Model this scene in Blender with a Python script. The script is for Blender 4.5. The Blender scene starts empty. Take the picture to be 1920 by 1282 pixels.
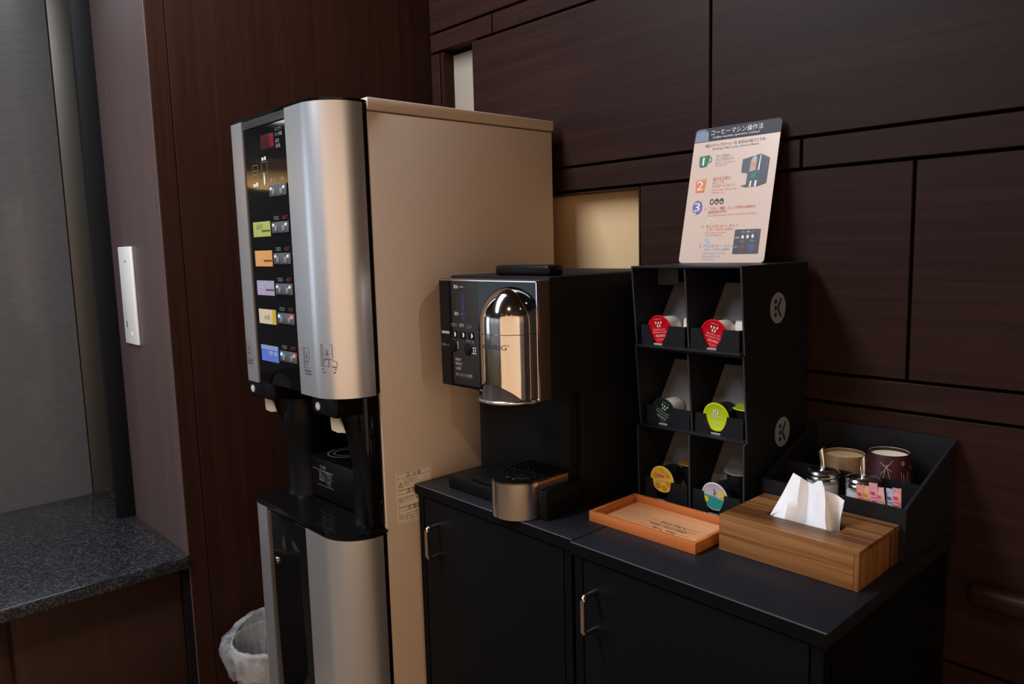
import bpy, bmesh, math, random
from mathutils import Vector, Matrix

random.seed(7)
C = bpy.context.scene.collection
SC = bpy.context.scene
PI = math.pi

# ------------------------------------------------------------------ camera
cam_d = bpy.data.cameras.new('camera')
cam = bpy.data.objects.new('camera', cam_d); C.objects.link(cam)
cam_d.sensor_width = 36.0
cam_d.lens = 26.577
cam_d.clip_start = 0.02
right = Vector((0.68016233, 0.7325861, -0.02639719))
down = Vector((0.07319473, -0.10369836, -0.99191188))
fwd = Vector((-0.7293982, 0.67272896, -0.12415316))
cam.matrix_world = Matrix(((right.x, -down.x, -fwd.x, 0.0), (right.y, -down.y, -fwd.y, 0.0), (right.z, -down.z, -fwd.z, 1.33), (0, 0, 0, 1)))
SC.camera = cam
cam_d.dof.use_dof = False

# ------------------------------------------------------------------ view, world, lights
SC.view_settings.view_transform = 'Standard'
SC.view_settings.look = 'None'
SC.view_settings.gamma = 1.0
SC.view_settings.exposure = 0.0
SC.view_settings.use_curve_mapping = False

W = bpy.data.worlds.new('dim_room'); SC.world = W; W.use_nodes = True
W.node_tree.nodes['Background'].inputs[0].default_value = (0.9, 0.75, 0.6, 1)
W.node_tree.nodes['Background'].inputs[1].default_value = 0.02


def area(name, loc, target, sx, sy, power, color):
    d = bpy.data.lights.new(name, 'AREA'); d.shape = 'RECTANGLE'; d.size = sx; d.size_y = sy
    d.energy = power; d.color = color
    o = bpy.data.objects.new(name, d); C.objects.link(o); o.location = loc
    o.rotation_euler = (Vector(target) - Vector(loc)).to_track_quat('-Z', 'Y').to_euler()
    return o


def spot(name, loc, target, power, color, r=0.04, ang=80):
    d = bpy.data.lights.new(name, 'SPOT'); d.energy = power; d.color = color; d.shadow_soft_size = r
    d.spot_size = math.radians(ang); d.spot_blend = 0.6
    o = bpy.data.objects.new(name, d); C.objects.link(o); o.location = loc
    o.rotation_euler = (Vector(target) - Vector(loc)).to_track_quat('-Z', 'Y').to_euler()
    return o


area('ceiling_strip_light', (-1.46, -0.55, 2.66), (-1.46, -0.55, 0.0), 0.38, 2.7, 92, (0.84, 0.91, 1.0))
for wx_ in (-5.0, -1.6):
    area('far_wall_fill', (wx_, -5.6, 2.55), (wx_, -7.0, 0.9), 2.6, 0.3, 55, (0.86, 0.92, 1.0))  # added fill lights: brighten the far wall for chrome and silver reflections
area('east_wall_fill', (2.9, 0.2, 2.5), (4.0, 0.2, 0.9), 2.6, 0.3, 30, (1.0, 0.75, 0.5))  # added fill: gives the chrome dome a tan wall to reflect
area('west_cool_fill', (-7.8, -5.1, 1.6), (-1.4, 0.7, 1.2), 3.5, 2.6, 52, (0.72, 0.86, 1.0))  # added cool fill for the silver fronts; there is no window here
area('warm_lobby_light', (1.48, -1.75, 1.28), (-1.1, 0.80, 1.28), 5.2, 2.5, 45, (1.0, 0.665, 0.415))
DOWN = [(0.11, -0.35), (0.98, -2.3), (1.97, -1.45), (0.97, 1.02), (-0.2, -2.4)]
for i_, (x_, y_) in enumerate(DOWN):
    spot('downlight', (x_, y_, 2.66), (x_ - (0.25 if i_ == 0 else 0), y_ + (0.5 if i_ == 0 else 0), 0), 30 if i_ == 0 else 10, (1.0, 0.74, 0.48), 0.05, 95)

# ------------------------------------------------------------------ materials
MATS = {}


def lin(c):
    return tuple((x / 12.92 if x <= 0.04045 else ((x + 0.055) / 1.055) ** 2.4) for x in c)


def mat(name, col, rough=0.5, metal=0.0, spec=0.5, var=0.06, scale=40.0, bump=0.0, coat=0.0, trans=0.0, alpha=1.0, emit=None, estr=0.0, stretch=(1, 1, 1), ior=1.45):
    if name in MATS: return MATS[name]
    m = bpy.data.materials.new(name); m.use_nodes = True
    nt = m.node_tree; b = nt.nodes['Principled BSDF']
    b.inputs['Roughness'].default_value = rough; b.inputs['Metallic'].default_value = metal
    b.inputs['Specular IOR Level'].default_value = spec; b.inputs['Coat Weight'].default_value = coat
    b.inputs['Coat Roughness'].default_value = 0.08
    b.inputs['Transmission Weight'].default_value = trans; b.inputs['Alpha'].default_value = alpha
    b.inputs['IOR'].default_value = ior
    if emit:
        b.inputs['Emission Color'].default_value = (*emit, 1); b.inputs['Emission Strength'].default_value = estr
    tc = nt.nodes.new('ShaderNodeTexCoord'); mp = nt.nodes.new('ShaderNodeMapping'); mp.inputs['Scale'].default_value = stretch
    nz = nt.nodes.new('ShaderNodeTexNoise'); nz.inputs['Scale'].default_value = scale; nz.inputs['Detail'].default_value = 4
    nt.links.new(tc.outputs['Object'], mp.inputs[0]); nt.links.new(mp.outputs[0], nz.inputs['Vector'])
    mx = nt.nodes.new('ShaderNodeMix'); mx.data_type = 'RGBA'
    mx.inputs['A'].default_value = (*[c * (1 - var) for c in col], 1); mx.inputs['B'].default_value = (*[min(1, c * (1 + var)) for c in col], 1)
    nt.links.new(nz.outputs[0], mx.inputs['Factor']); nt.links.new(mx.outputs['Result'], b.inputs['Base Color'])
    if bump:
        bp = nt.nodes.new('ShaderNodeBump'); bp.inputs['Strength'].default_value = bump; bp.inputs['Distance'].default_value = 0.001
        nt.links.new(nz.outputs[0], bp.inputs['Height']); nt.links.new(bp.outputs[0], b.inputs['Normal'])
    MATS[name] = m
    return m


def wood(name, dark, mid, light, axis, rough=0.42, scale=1.0, spec=0.4, bump=0.12, band=1.0, coat=0.0):
    """grain running along axis 'x','y' or 'z'"""
    if name in MATS: return MATS[name]
    m = bpy.data.materials.new(name); m.use_nodes = True
    nt = m.node_tree; b = nt.nodes['Principled BSDF']
    b.inputs['Roughness'].default_value = rough; b.inputs['Specular IOR Level'].default_value = spec
    b.inputs['Coat Weight'].default_value = coat
    tc = nt.nodes.new('ShaderNodeTexCoord')
    lo, hi = 1.2 * scale, 42.0 * scale
    s = {'x': (lo, hi, hi), 'y': (hi, lo, hi), 'z': (hi, hi, lo)}[axis]
    mp = nt.nodes.new('ShaderNodeMapping'); mp.inputs['Scale'].default_value = s
    n1 = nt.nodes.new('ShaderNodeTexNoise'); n1.inputs['Scale'].default_value = 1.0; n1.inputs['Detail'].default_value = 5; n1.inputs['Distortion'].default_value = 0.6
    mp2 = nt.nodes.new('ShaderNodeMapping'); mp2.inputs['Scale'].default_value = tuple(x * 5 for x in s)
    n2 = nt.nodes.new('ShaderNodeTexNoise'); n2.inputs['Scale'].default_value = 1.0; n2.inputs['Detail'].default_value = 3
    for mpx, nx in ((mp, n1), (mp2, n2)):
        nt.links.new(tc.outputs['Object'], mpx.inputs[0]); nt.links.new(mpx.outputs[0], nx.inputs['Vector'])
    ad = nt.nodes.new('ShaderNodeMath'); ad.operation = 'MULTIPLY_ADD'; ad.inputs[1].default_value = 0.35
    nt.links.new(n2.outputs[0], ad.inputs[0]); nt.links.new(n1.outputs[0], ad.inputs[2])
    cr = nt.nodes.new('ShaderNodeValToRGB')
    e = cr.color_ramp.elements
    e[0].position = 0.67 - 0.24 * band; e[0].color = (*dark, 1); e[1].position = 0.67 + 0.24 * band; e[1].color = (*light, 1)
    k = e.new(0.67); k.color = (*mid, 1)
    nt.links.new(ad.outputs[0], cr.inputs[0]); nt.links.new(cr.outputs[0], b.inputs['Base Color'])
    bp = nt.nodes.new('ShaderNodeBump'); bp.inputs['Strength'].default_value = bump; bp.inputs['Distance'].default_value = 0.0006
    nt.links.new(ad.outputs[0], bp.inputs['Height']); nt.links.new(bp.outputs[0], b.inputs['Normal'])
    MATS[name] = m
    return m


WALLV = wood('dark_panel_vertical', (0.019, 0.0062, 0.0035), (0.024, 0.0078, 0.0044), (0.030, 0.0100, 0.0058), 'z', rough=0.48, spec=0.12)
WALLH = wood('dark_panel_horizontal', (0.0150, 0.0054, 0.0038), (0.0195, 0.0071, 0.0051), (0.0260, 0.0098, 0.0072), 'x', rough=0.48, spec=0.14, scale=1.7)
JAMB = wood('jamb_panel', (0.072, 0.045, 0.042), (0.082, 0.052, 0.049), (0.092, 0.060, 0.057), 'z', rough=0.4, spec=0.4)
GROOVE = mat('groove_black', (0.006, 0.004, 0.004), 0.8, spec=0.1)
CREAM = mat('cream_board', (0.55, 0.375, 0.205), 0.6, spec=0.12, var=0.02)
BEIGE = mat('beige_painted_steel', (0.62, 0.485, 0.385), 0.42, spec=0.2, var=0.02, scale=300, bump=0.03)
SILVER = mat('silver_panel', (0.70, 0.685, 0.695), 0.32, metal=0.85, var=0.015, scale=600, bump=0.02)
BLACKG = mat('black_gloss', (0.0035, 0.0035, 0.0042), 0.05, spec=0.28, var=0.1)
BLACKS = mat('black_satin', (0.004, 0.004, 0.0046), 0.38, spec=0.16, var=0.1)
BLACKM = mat('black_matte', (0.005, 0.005, 0.0058), 0.55, spec=0.18, var=0.15)
CABIN = mat('cabinet_black', (0.0030, 0.0028, 0.0034), 0.5, spec=0.09, var=0.12, scale=900, bump=0.05)
CABTOP = mat('cabinet_top_black', (0.0085, 0.0088, 0.0125), 0.45, spec=0.3, var=0.12, scale=900, bump=0.06)
CARD = mat('black_cardboard', (0.0075, 0.0075, 0.0095), 0.5, spec=0.25, var=0.12, scale=300, bump=0.04)
CARDEDGE = mat('card_edge_grey', (0.030, 0.029, 0.031), 0.6, spec=0.2, var=0.05)
CARDIN = mat('grey_cardboard', (0.17, 0.158, 0.165), 0.8, spec=0.1, var=0.04)
CHROME = mat('chrome', (0.64, 0.60, 0.56), 0.09, metal=1.0, var=0.01)
CHROMEB = mat('brushed_chrome', (0.78, 0.74, 0.70), 0.2, metal=1.0, var=0.02, scale=200)
TRIMM = mat('bronze_trim', (0.050, 0.030, 0.026), 0.5, spec=0.2, metal=0.0, var=0.03)
WHITEP = mat('white_plastic', (0.78, 0.76, 0.74), 0.35, var=0.02)
PAPER = mat('tissue_paper', (0.86, 0.87, 0.91), 0.9, spec=0.05, var=0.03, scale=80, bump=0.1)
STONE = mat('grey_stone', (0.080, 0.073, 0.070), 0.33, spec=0.5, coat=0.9, var=0.22, scale=60, bump=0.35, stretch=(1, 0.35, 1.6))
STEEL = mat('dark_steel', (0.105, 0.094, 0.082), 0.42, metal=0.8, var=0.05)
PRINTW = mat('print_white', (0.62, 0.60, 0.60), 0.5, var=0.0)
PRINTG = mat('print_grey', (0.28, 0.28, 0.28), 0.5, var=0.0)
PRINTK = mat('print_black', (0.02, 0.02, 0.02), 0.5, var=0.0)
PRINTB = mat('print_brown', (0.10, 0.055, 0.04), 0.6, var=0.0)


def granite():
    m = bpy.data.materials.new('black_granite'); m.use_nodes = True
    nt = m.node_tree; b = nt.nodes['Principled BSDF']; b.inputs['Roughness'].default_value = 0.16; b.inputs['Specular IOR Level'].default_value = 0.55
    tc = nt.nodes.new('ShaderNodeTexCoord')
    n1 = nt.nodes.new('ShaderNodeTexNoise'); n1.inputs['Scale'].default_value = 55; n1.inputs['Detail'].default_value = 8; n1.inputs['Roughness'].default_value = 0.7
    v = nt.nodes.new('ShaderNodeTexVoronoi'); v.inputs['Scale'].default_value = 260
    for n in (n1, v): nt.links.new(tc.outputs['Object'], n.inputs['Vector'])
    mul = nt.nodes.new('ShaderNodeMath'); mul.operation = 'MULTIPLY'
    nt.links.new(n1.outputs[0], mul.inputs[0]); nt.links.new(v.outputs['Color'], mul.inputs[1])
    cr = nt.nodes.new('ShaderNodeValToRGB'); e = cr.color_ramp.elements
    e[0].position = 0.2; e[0].color = (0.009, 0.009, 0.011, 1); e[1].position = 0.62; e[1].color = (0.075, 0.074, 0.080, 1)
    nt.links.new(mul.outputs[0], cr.inputs[0]); nt.links.new(cr.outputs[0], b.inputs['Base Color'])
    return m


GRANITE = granite()


# ------------------------------------------------------------------ mesh helpers
class B:
    def __init__(s): s.bm = bmesh.new()

    def box(s, x0, x1, y0, y1, z0, z1, bev=0.0, seg=2):
        vs = [s.bm.verts.new(p) for p in ((x0, y0, z0), (x1, y0, z0), (x1, y1, z0), (x0, y1, z0), (x0, y0, z1), (x1, y0, z1), (x1, y1, z1), (x0, y1, z1))]
        fs = [s.bm.faces.new([vs[i] for i in f]) for f in ((0, 3, 2, 1), (4, 5, 6, 7), (0, 1, 5, 4), (1, 2, 6, 5), (2, 3, 7, 6), (3, 0, 4, 7))]
        if bev:
            es = list({e for f in fs for e in f.edges})
            bmesh.ops.bevel(s.bm, geom=es, offset=bev, segments=seg, affect='EDGES', clamp_overlap=True, profile=0.5)
        return s

    def prism(s, pts, axis, a, b, bev=0.0, seg=2):
        def P(p, t):
            return {'x': (t, p[0], p[1]), 'y': (p[0], t, p[1]), 'z': (p[0], p[1], t)}[axis]
        va = [s.bm.verts.new(P(p, a)) for p in pts]; vb = [s.bm.verts.new(P(p, b)) for p in pts]
        fs = [s.bm.faces.new(va), s.bm.faces.new(vb[::-1])]
        n = len(pts)
        for i in range(n):
            fs.append(s.bm.faces.new((va[i], vb[i], vb[(i + 1) % n], va[(i + 1) % n])))
        if bev:
            es = list({e for f in fs[:2] for e in f.edges})
            bmesh.ops.bevel(s.bm, geom=es, offset=bev, segments=seg, affect='EDGES', clamp_overlap=True)
        return s

    def lathe(s, prof, c=(0, 0, 0), seg=40, axis='z', a0=0.0, a1=2 * PI):
        full = abs(a1 - a0 - 2 * PI) < 1e-6
        n = seg if full else seg + 1
        rings = []
        for r, z in prof:
            ring = []
            for i in range(n):
                a = a0 + (a1 - a0) * i / seg
                p = (r * math.cos(a), r * math.sin(a), z)
                if axis == 'y': p = (p[0], p[2], p[1])
                if axis == 'x': p = (p[2], p[0], p[1])
                ring.append(s.bm.verts.new((p[0] + c[0], p[1] + c[1], p[2] + c[2])))
                if r < 1e-7: break
            rings.append(ring)
        for a, b in zip(rings, rings[1:]):
            for i in range(seg):
                j = (i + 1) % n
                if len(a) == 1 and len(b) == 1: continue
                if len(a) == 1: s.bm.faces.new((a[0], b[i], b[j]))
                elif len(b) == 1: s.bm.faces.new((a[i], a[j], b[0]))
                else: s.bm.faces.new((a[i], a[j], b[j], b[i]))
        return s

    def tube(s, path, r, seg=10, cap=True):
        path = [Vector(p) for p in path]
        rings = []
        for i, p in enumerate(path):
            t = (path[min(i + 1, len(path) - 1)] - path[max(i - 1, 0)]).normalized()
            up = Vector((0, 0, 1)) if abs(t.z) < 0.9 else Vector((1, 0, 0))
            u = t.cross(up).normalized(); v = t.cross(u).normalized()
            rr = r[i] if isinstance(r, (list, tuple)) else r
            rings.append([s.bm.verts.new(p + rr * (math.cos(2 * PI * k / seg) * u + math.sin(2 * PI * k / seg) * v)) for k in range(seg)])
        for a, b in zip(rings, rings[1:]):
            for k in range(seg): s.bm.faces.new((a[k], a[(k + 1) % seg], b[(k + 1) % seg], b[k]))
        if cap: s.bm.faces.new(rings[0][::-1]); s.bm.faces.new(rings[-1])
        return s

    def grid(s, rows, close=False):
        vs = [[s.bm.verts.new(p) for p in r] for r in rows]
        for a, b in zip(vs, vs[1:]):
            n = len(a)
            for i in range(n if close else n - 1): s.bm.faces.new((a[i], a[(i + 1) % n], b[(i + 1) % n], b[i]))
        return s

    def solid(s, t):
        bmesh.ops.recalc_face_normals(s.bm, faces=s.bm.faces)
        bmesh.ops.solidify(s.bm, geom=list(s.bm.faces), thickness=t)
        return s

    def poly(s, pts):
        s.bm.faces.new([s.bm.verts.new(p) for p in pts]); return s

    def disc(s, c, ux, uy, rx, ry=None, seg=24, inner=0.0):
        c, ux, uy = Vector(c), Vector(ux), Vector(uy); ry = ry or rx
        o = [s.bm.verts.new(c + ux * rx * math.cos(2 * PI * i / seg) + uy * ry * math.sin(2 * PI * i / seg)) for i in range(seg)]
        if inner <= 0: s.bm.faces.new(o)
        else:
            q = [s.bm.verts.new(c + ux * rx * inner * math.cos(2 * PI * i / seg) + uy * ry * inner * math.sin(2 * PI * i / seg)) for i in range(seg)]
            for i in range(seg): s.bm.faces.new((o[i], o[(i + 1) % seg], q[(i + 1) % seg], q[i]))
        return s


def world_loc(o):
    p = Vector((0, 0, 0))
    while o: p = p + o.location; o = o.parent
    return p


def link(name, me, m, parent=None, local=False, label=None):
    if m: me.materials.append(m)
    if parent and not local:
        me.transform(Matrix.Translation(-world_loc(parent)))
    o = bpy.data.objects.new(name, me); C.objects.link(o)
    if parent: o.parent = parent
    if label: o['label'] = label
    return o


def obj(name, b, m, parent=None, smooth=35, local=False, label=None, recalc=True):
    bm = b.bm
    if recalc: bmesh.ops.recalc_face_normals(bm, faces=bm.faces)
    me = bpy.data.meshes.new(name); bm.to_mesh(me); bm.free()
    if smooth:
        for p in me.polygons: p.use_smooth = True
        me.set_sharp_from_angle(angle=math.radians(smooth))
    return link(name, me, m, parent, local, label)


def bx(name, m, parent, x0, x1, y0, y1, z0, z1, bev=0.0, seg=2, label=None):
    return obj(name, B().box(x0, x1, y0, y1, z0, z1, bev, seg), m, parent, label=label)


def thing(name, label, cat, loc=(0, 0, 0), rot=(0, 0, 0), group=None):
    o = bpy.data.objects.new(name, None); C.objects.link(o)
    o.empty_display_size = 0.05
    o.location = loc; o.rotation_euler = rot
    o['label'] = label; o['category'] = cat
    if group: o['group'] = group
    return o


def tag(o, label, cat, group=None):
    o['label'] = label; o['category'] = cat
    if group: o['group'] = group
    return o


def struct(o):
    o['kind'] = 'structure'; return o


def text_mesh(items, O, ux, uy):
    """items: (string, u, v, size, align[, width]) laid in the plane O + u*ux + v*uy (ux, uy unit vectors)."""
    O, ux, uy = Vector(O), Vector(ux), Vector(uy)
    n = ux.cross(uy).normalized()
    verts, faces = [], []
    for it in items:
        s, u, v, size, al = it[:5]
        wid = it[5] if len(it) > 5 else None
        rot = it[6] if len(it) > 6 else 0.0
        cu = bpy.data.curves.new('t', 'FONT'); cu.body = s; cu.resolution_u = 2
        cu.align_x = 'LEFT'
        o = bpy.data.objects.new('t', cu); C.objects.link(o)
        dg = bpy.context.evaluated_depsgraph_get()
        me = bpy.data.meshes.new_from_object(o.evaluated_get(dg))
        bpy.data.objects.remove(o); bpy.data.curves.remove(cu)
        if not me.vertices: continue
        x0 = min(q.co.x for q in me.vertices); x1 = max(q.co.x for q in me.vertices)
        sx = size
        if wid: sx = wid / (x1 - x0)
        off = {'L': 0.0, 'C': -0.5, 'R': -1.0}[al] * (x1 - x0) * sx
        base = len(verts)
        ca, sa = math.cos(rot), math.sin(rot)
        for q in me.vertices:
            lx = (q.co.x - x0) * sx + off; ly = q.co.y * size
            lx, ly = lx * ca - ly * sa, lx * sa + ly * ca
            verts.append(O + ux * (u + lx) + uy * (v + ly))
        for p in me.polygons: faces.append([base + i for i in p.vertices])
        bpy.data.meshes.remove(me)
    m = bpy.data.meshes.new('lettering'); m.from_pydata(verts, [], faces)
    return m


def text(name, m, parent, items, O, ux, uy, local=False):
    return link(name, text_mesh(items, O, ux, uy), m, parent, local)


def quad_uv(b, O, ux, uy, u0, u1, v0, v1):
    O, ux, uy = Vector(O), Vector(ux), Vector(uy)
    b.poly([O + ux * u0 + uy * v0, O + ux * u1 + uy * v0, O + ux * u1 + uy * v1, O + ux * u0 + uy * v1]); return b


X3, Y3, Z3 = (1, 0, 0), (0, 1, 0), (0, 0, 1)

# ================================================================== SETTING
XL = -2.0        # left wall plane
YW = 1.335       # right wall plane (finished face)
fl = struct(bx('floor', mat('beige_carpet', (0.15, 0.097, 0.055), 0.9, spec=0.1, var=0.3, scale=200, bump=0.3), None, -8.2, 4.0, -7.0, 1.9, -0.05, 0.0))
ce = struct(bx('ceiling', mat('ceiling_white', (0.05, 0.045, 0.04), 0.8, var=0.02), None, -8.2, 4.0, -7.0, 1.9, 2.7, 2.8))

# right wall: backing in black (the open joints) and veneered panels standing proud of it
wr = struct(bx('wall_right', GROOVE, None, -1.753, 4.0, YW + 0.060, YW + 0.15, 0.0, 2.7))
Zb = [0.0, 0.515, 0.520 + 0.0, 1.035, 1.0885, 1.455, 1.5125, 1.868, 1.921, 2.7]
G = 0.0028


def panel_r(x0, x1, z0, z1, th=0.03):
    return bx('wood_panel', WALLH, wr, x0 + G, x1 - G, YW, YW + 0.06, z0 + G, z1 - G, 0.0012, 1)


# bands from the top down (z limits measured on the joints)
for x0, x1 in ((-1.753, -0.3), (-0.3, 1.2), (1.2, 4.0)): panel_r(x0, x1, 1.921, 2.7)
for x0, x1 in ((-1.753, -1.492), (-1.492, -0.2), (-0.2, 1.6), (1.6, 4.0)): panel_r(x0, x1, 1.868, 1.921)
for x0, x1 in ((-1.5755, -0.854), (-0.854, 0.75), (0.75, 4.0)): panel_r(x0, x1, 1.5125, 1.868)
panel_r(-1.753, -1.712, 0.0, 1.868)
for x0, x1 in ((-1.5755, -0.665), (-0.665, 0.9), (0.9, 4.0)): panel_r(x0, x1, 1.456, 1.5125)
for x0, x1 in ((-1.029, -0.4715), (-0.4715, 1.1), (1.1, 4.0)): panel_r(x0, x1, 1.0885, 1.456)
for x0, x1 in ((-1.029, 0.3), (0.3, 4.0)): panel_r(x0, x1, 1.0355, 1.0885)
for x0, x1 in ((-1.029, -0.1), (-0.1, 1.7), (1.7, 4.0)): panel_r(x0, x1, 0.62, 1.0355)
for x0, x1 in ((-1.029, 0.2), (0.2, 4.0)): panel_r(x0, x1, 0.0, 0.62)
# recessed cream fields of the right wall, with thin dark reveals
bx('cream_panel', mat('cream_board_shaded', (0.27, 0.225, 0.18), 0.6, spec=0.15, var=0.02), wr, -1.700, -1.578, YW + 0.040, YW + 0.06, 1.0, 1.862, 0.001)  # same cream board, its dimmer light put into a greyer colour
bx('wood_reveal', WALLV, wr, -1.710, -1.699, YW + 0.004, YW + 0.06, 1.0, 1.866)
bx('cream_panel', CREAM, wr, -1.574, -1.034, YW + 0.040, YW + 0.06, 0.6, 1.4515, 0.001)
bx('wood_reveal', WALLV, wr, -1.034, -1.0305, YW + 0.004, YW + 0.06, 0.6, 1.4525)
bx('wood_reveal', WALLV, wr, -1.574, -1.034, YW + 0.004, YW + 0.06, 1.4495, 1.4535)
# rounded wooden handrail low on the wall beside the cabinets
hr = B()
hr.box(-0.36, 3.9, YW - 0.034, YW, 0.742, 0.778, 0.012, 4)
obj('wall_rail', hr, WALLH, wr)

# left wall
wl = struct(bx('wall_left', GROOVE, None, -2.12, XL - 0.03, 0.692, 1.9, 0.0, 2.7))
bx('wood_panel', WALLV, wl, XL - 0.03, XL, 0.6625, 0.7085, 0.0, 2.7, 0.0012, 1)
bx('wood_panel', WALLV, wl, XL - 0.03, XL, 0.7105, 1.9, 0.0, 2.7, 0.0012, 1)
bx('jamb_panel', JAMB, wl, -2.436, XL - 0.0005, 0.660, 0.6622, 0.0, 2.7, 0.0008, 1)
bx('jamb_backing', GROOVE, wl, -2.436, XL - 0.0305, 0.6625, 0.69, 0.0, 2.7)
wb = struct(bx('wall_back', WALLV, None, -2.2, -1.6, 1.9, 1.95, 0.0, 2.7))

# recess with grey stone panels, steel strip and black post
rc = struct(bx('wall_recess', GROOVE, None, -2.90, -2.80, 0.23, 0.90, 0.0, 2.7))
for z0, z1 in ((0.0, 1.33), (1.333, 2.7)):
    pass
# large rotated stone slabs: the diagonal joints of the facing
b = B().box(-2.80, -2.782, 0.23, 0.626, 0.0, 2.7)
for k, (px, pz) in enumerate(((0.37, 1.03), (0.37, 1.79), (0.37, 2.5))):
    bmesh.ops.bisect_plane(b.bm, geom=list(b.bm.verts) + list(b.bm.edges) + list(b.bm.faces), plane_co=(0, px, pz), plane_no=(0, -0.62, 0.78))
bmesh.ops.bisect_plane(b.bm, geom=list(b.bm.verts) + list(b.bm.edges) + list(b.bm.faces), plane_co=(0, 0.40, 1.37), plane_no=(0, 0.75, 0.66))
bm = b.bm
cuts = [e for e in bm.edges if len(e.link_faces) == 2 and all(abs(f.normal.x) > 0.9 for f in e.link_faces) and e.verts[0].co.x > -2.79]
bmesh.ops.bevel(bm, geom=cuts, offset=0.0014, segments=2, affect='EDGES', profile=0.0, clamp_overlap=True)
obj('stone_slab', b, STONE, rc)
bx('steel_strip', STEEL, rc, -2.80, -2.776, 0.629, 0.76, 0.0, 2.7, 0.001)
bx('black_post', BLACKM, rc, -2.462, -2.4365, 0.610, 0.662, 0.546, 2.7, 0.002)

# far walls of the lobby behind the camera
FAR = mat('lobby_plaster', (0.40, 0.405, 0.43), 0.7, var=0.03)
struct(bx('wall_far', FAR, None, -8.2, 4.0, -7.1, -7.0, 0.0, 2.7))
struct(bx('wall_east', FAR, None, 4.0, 4.1, -7.0, 1.9, 0.0, 2.7))
struct(bx('wall_west', FAR, None, -8.3, -8.2, -7.0, 1.9, 0.0, 2.7))

# ================================================================== COUNTER, LEFT
ct = thing('stone_counter', 'polished black speckled granite counter in the recess on the left', 'counter', (-2.4, 0.4, 0.512))
bx('countertop_return', GRANITE, ct, -2.776, -2.465, 0.6595, 0.76, 0.512, 0.546, 0.002)
bx('countertop', GRANITE, ct, -2.782, -1.992, 0.20, 0.6590, 0.512, 0.546, 0.003, 3)
cb = thing('counter_cabinet', 'low reddish brown cupboard under the black granite counter', 'cabinet', (-2.4, 0.4, 0.0))
RED = wood('reddish_brown_panel', (0.024, 0.0088, 0.0055), (0.028, 0.0102, 0.0064), (0.033, 0.012, 0.0075), 'z', rough=0.5, spec=0.2)
bx('carcass', GROOVE, cb, -2.43, -2.04, 0.20, 0.655, 0.0, 0.512)
bx('door', RED, cb, -2.04, -2.02, 0.2585, 0.640, 0.06, 0.505, 0.001)
bx('door', RED, cb, -2.04, -2.02, 0.20, 0.2505, 0.06, 0.505, 0.001)
bx('gap_filler', GROOVE, cb, -2.04, -2.004, 0.6425, 0.6595, 0.0, 0.511)
bx('filler_strip', WALLV, cb, -2.045, -2.024, 0.251, 0.258, 0.06, 0.505)

# narrow white switch plate on the jamb
sp = thing('switch_plate', 'narrow white wall plate on the brown jamb above the granite counter', 'wall plate', (-2.30, 0.66, 1.225))
bx('cover', WHITEP, sp, -2.352, -2.242, 0.652, 0.660, 1.086, 1.360, 0.0025, 3)
b = B(); b.tube([(-2.292 + 0.012 * math.cos(a), 0.6518, 1.317 + 0.004 * math.sin(a)) for a in [i * PI / 8 for i in range(9)]], 0.0008, 6)
obj('arc_mark', b, mat('mark_green', (0.10, 0.14, 0.13), 0.5), sp)
text('lettering', mat('print_midgrey', (0.35, 0.33, 0.32), 0.5, var=0), sp, [('CARD SWITCH', 0, 0, 0.008, 'L', 0.060, -PI / 2)], (-2.327, 0.6516, 1.205), X3, Z3)
b = B(); quad_uv(b, (-2.327, 0.6516, 1.133), X3, Z3, 0, 0.007, 0, 0.018); obj('dark_mark', b, PRINTK, sp, smooth=0)
b = B(); b.tube([(-2.290, 0.6517, 1.122), (-2.280, 0.6517, 1.112)], 0.001, 6); obj('scratch', b, WHITEP, sp)

# ================================================================== CABINETS
def cabinet(name, label, x0, x1, yf, handle_x):
    t = thing(name, label, 'cabinet', ((x0 + x1) / 2, yf + 0.2, 0.0))
    bx('carcass', CABIN, t, x0 + 0.006, x1 - 0.006, yf + 0.024, 1.32, 0.05, 0.83, 0.001)
    bx('worktop', CABTOP, t, x0, x1, yf, 1.33, 0.830, 0.850, 0.0012, 2)
    bx('front_edge', CABIN, t, x0, x1, yf - 0.0007, yf + 0.0003, 0.8300, 0.8488)
    bx('edge_highlight', mat('edge_highlight_grey', (0.075, 0.075, 0.080), 0.4, spec=0.5, var=0.1), t, x0 + 0.001, x1 - 0.001, yf - 0.0008, yf + 0.0010, 0.8490, 0.8503)  # highlight along the top front edge, painted as a thin grey strip
    bx('stile', CABIN, t, x0 + 0.006, x0 + 0.022, yf + 0.004, yf + 0.03, 0.05, 0.8275)
    bx('stile', CABIN, t, x1 - 0.022, x1 - 0.006, yf + 0.004, yf + 0.03, 0.05, 0.8275)
    d = bx('door', CABIN, t, x0 + 0.025, x1 - 0.025, yf + 0.004, yf + 0.023, 0.06, 0.8255, 0.0012)
    bx('plinth', BLACKM, t, x0 + 0.02, x1 - 0.02, yf + 0.05, 1.30, 0.0, 0.05)
    zt, zb, yo = 0.779, 0.716, yf - 0.026
    path = [(handle_x, yf + 0.005, zt)]
    for i in range(6):
        a = i / 5 * PI / 2; path.append((handle_x, yo + 0.008 - 0.008 * math.sin(a), zt - 0.008 + 0.008 * math.cos(a)))
    for i in range(6):
        a = i / 5 * PI / 2; path.append((handle_x, yo + 0.008 - 0.008 * math.cos(a), zb + 0.008 - 0.008 * math.sin(a)))
    path.append((handle_x, yf + 0.005, zb))
    b = B().tube(path, 0.0042, 12); obj('handle', b, CHROME, d, label='polished chrome bow handle')
    return t


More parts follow.
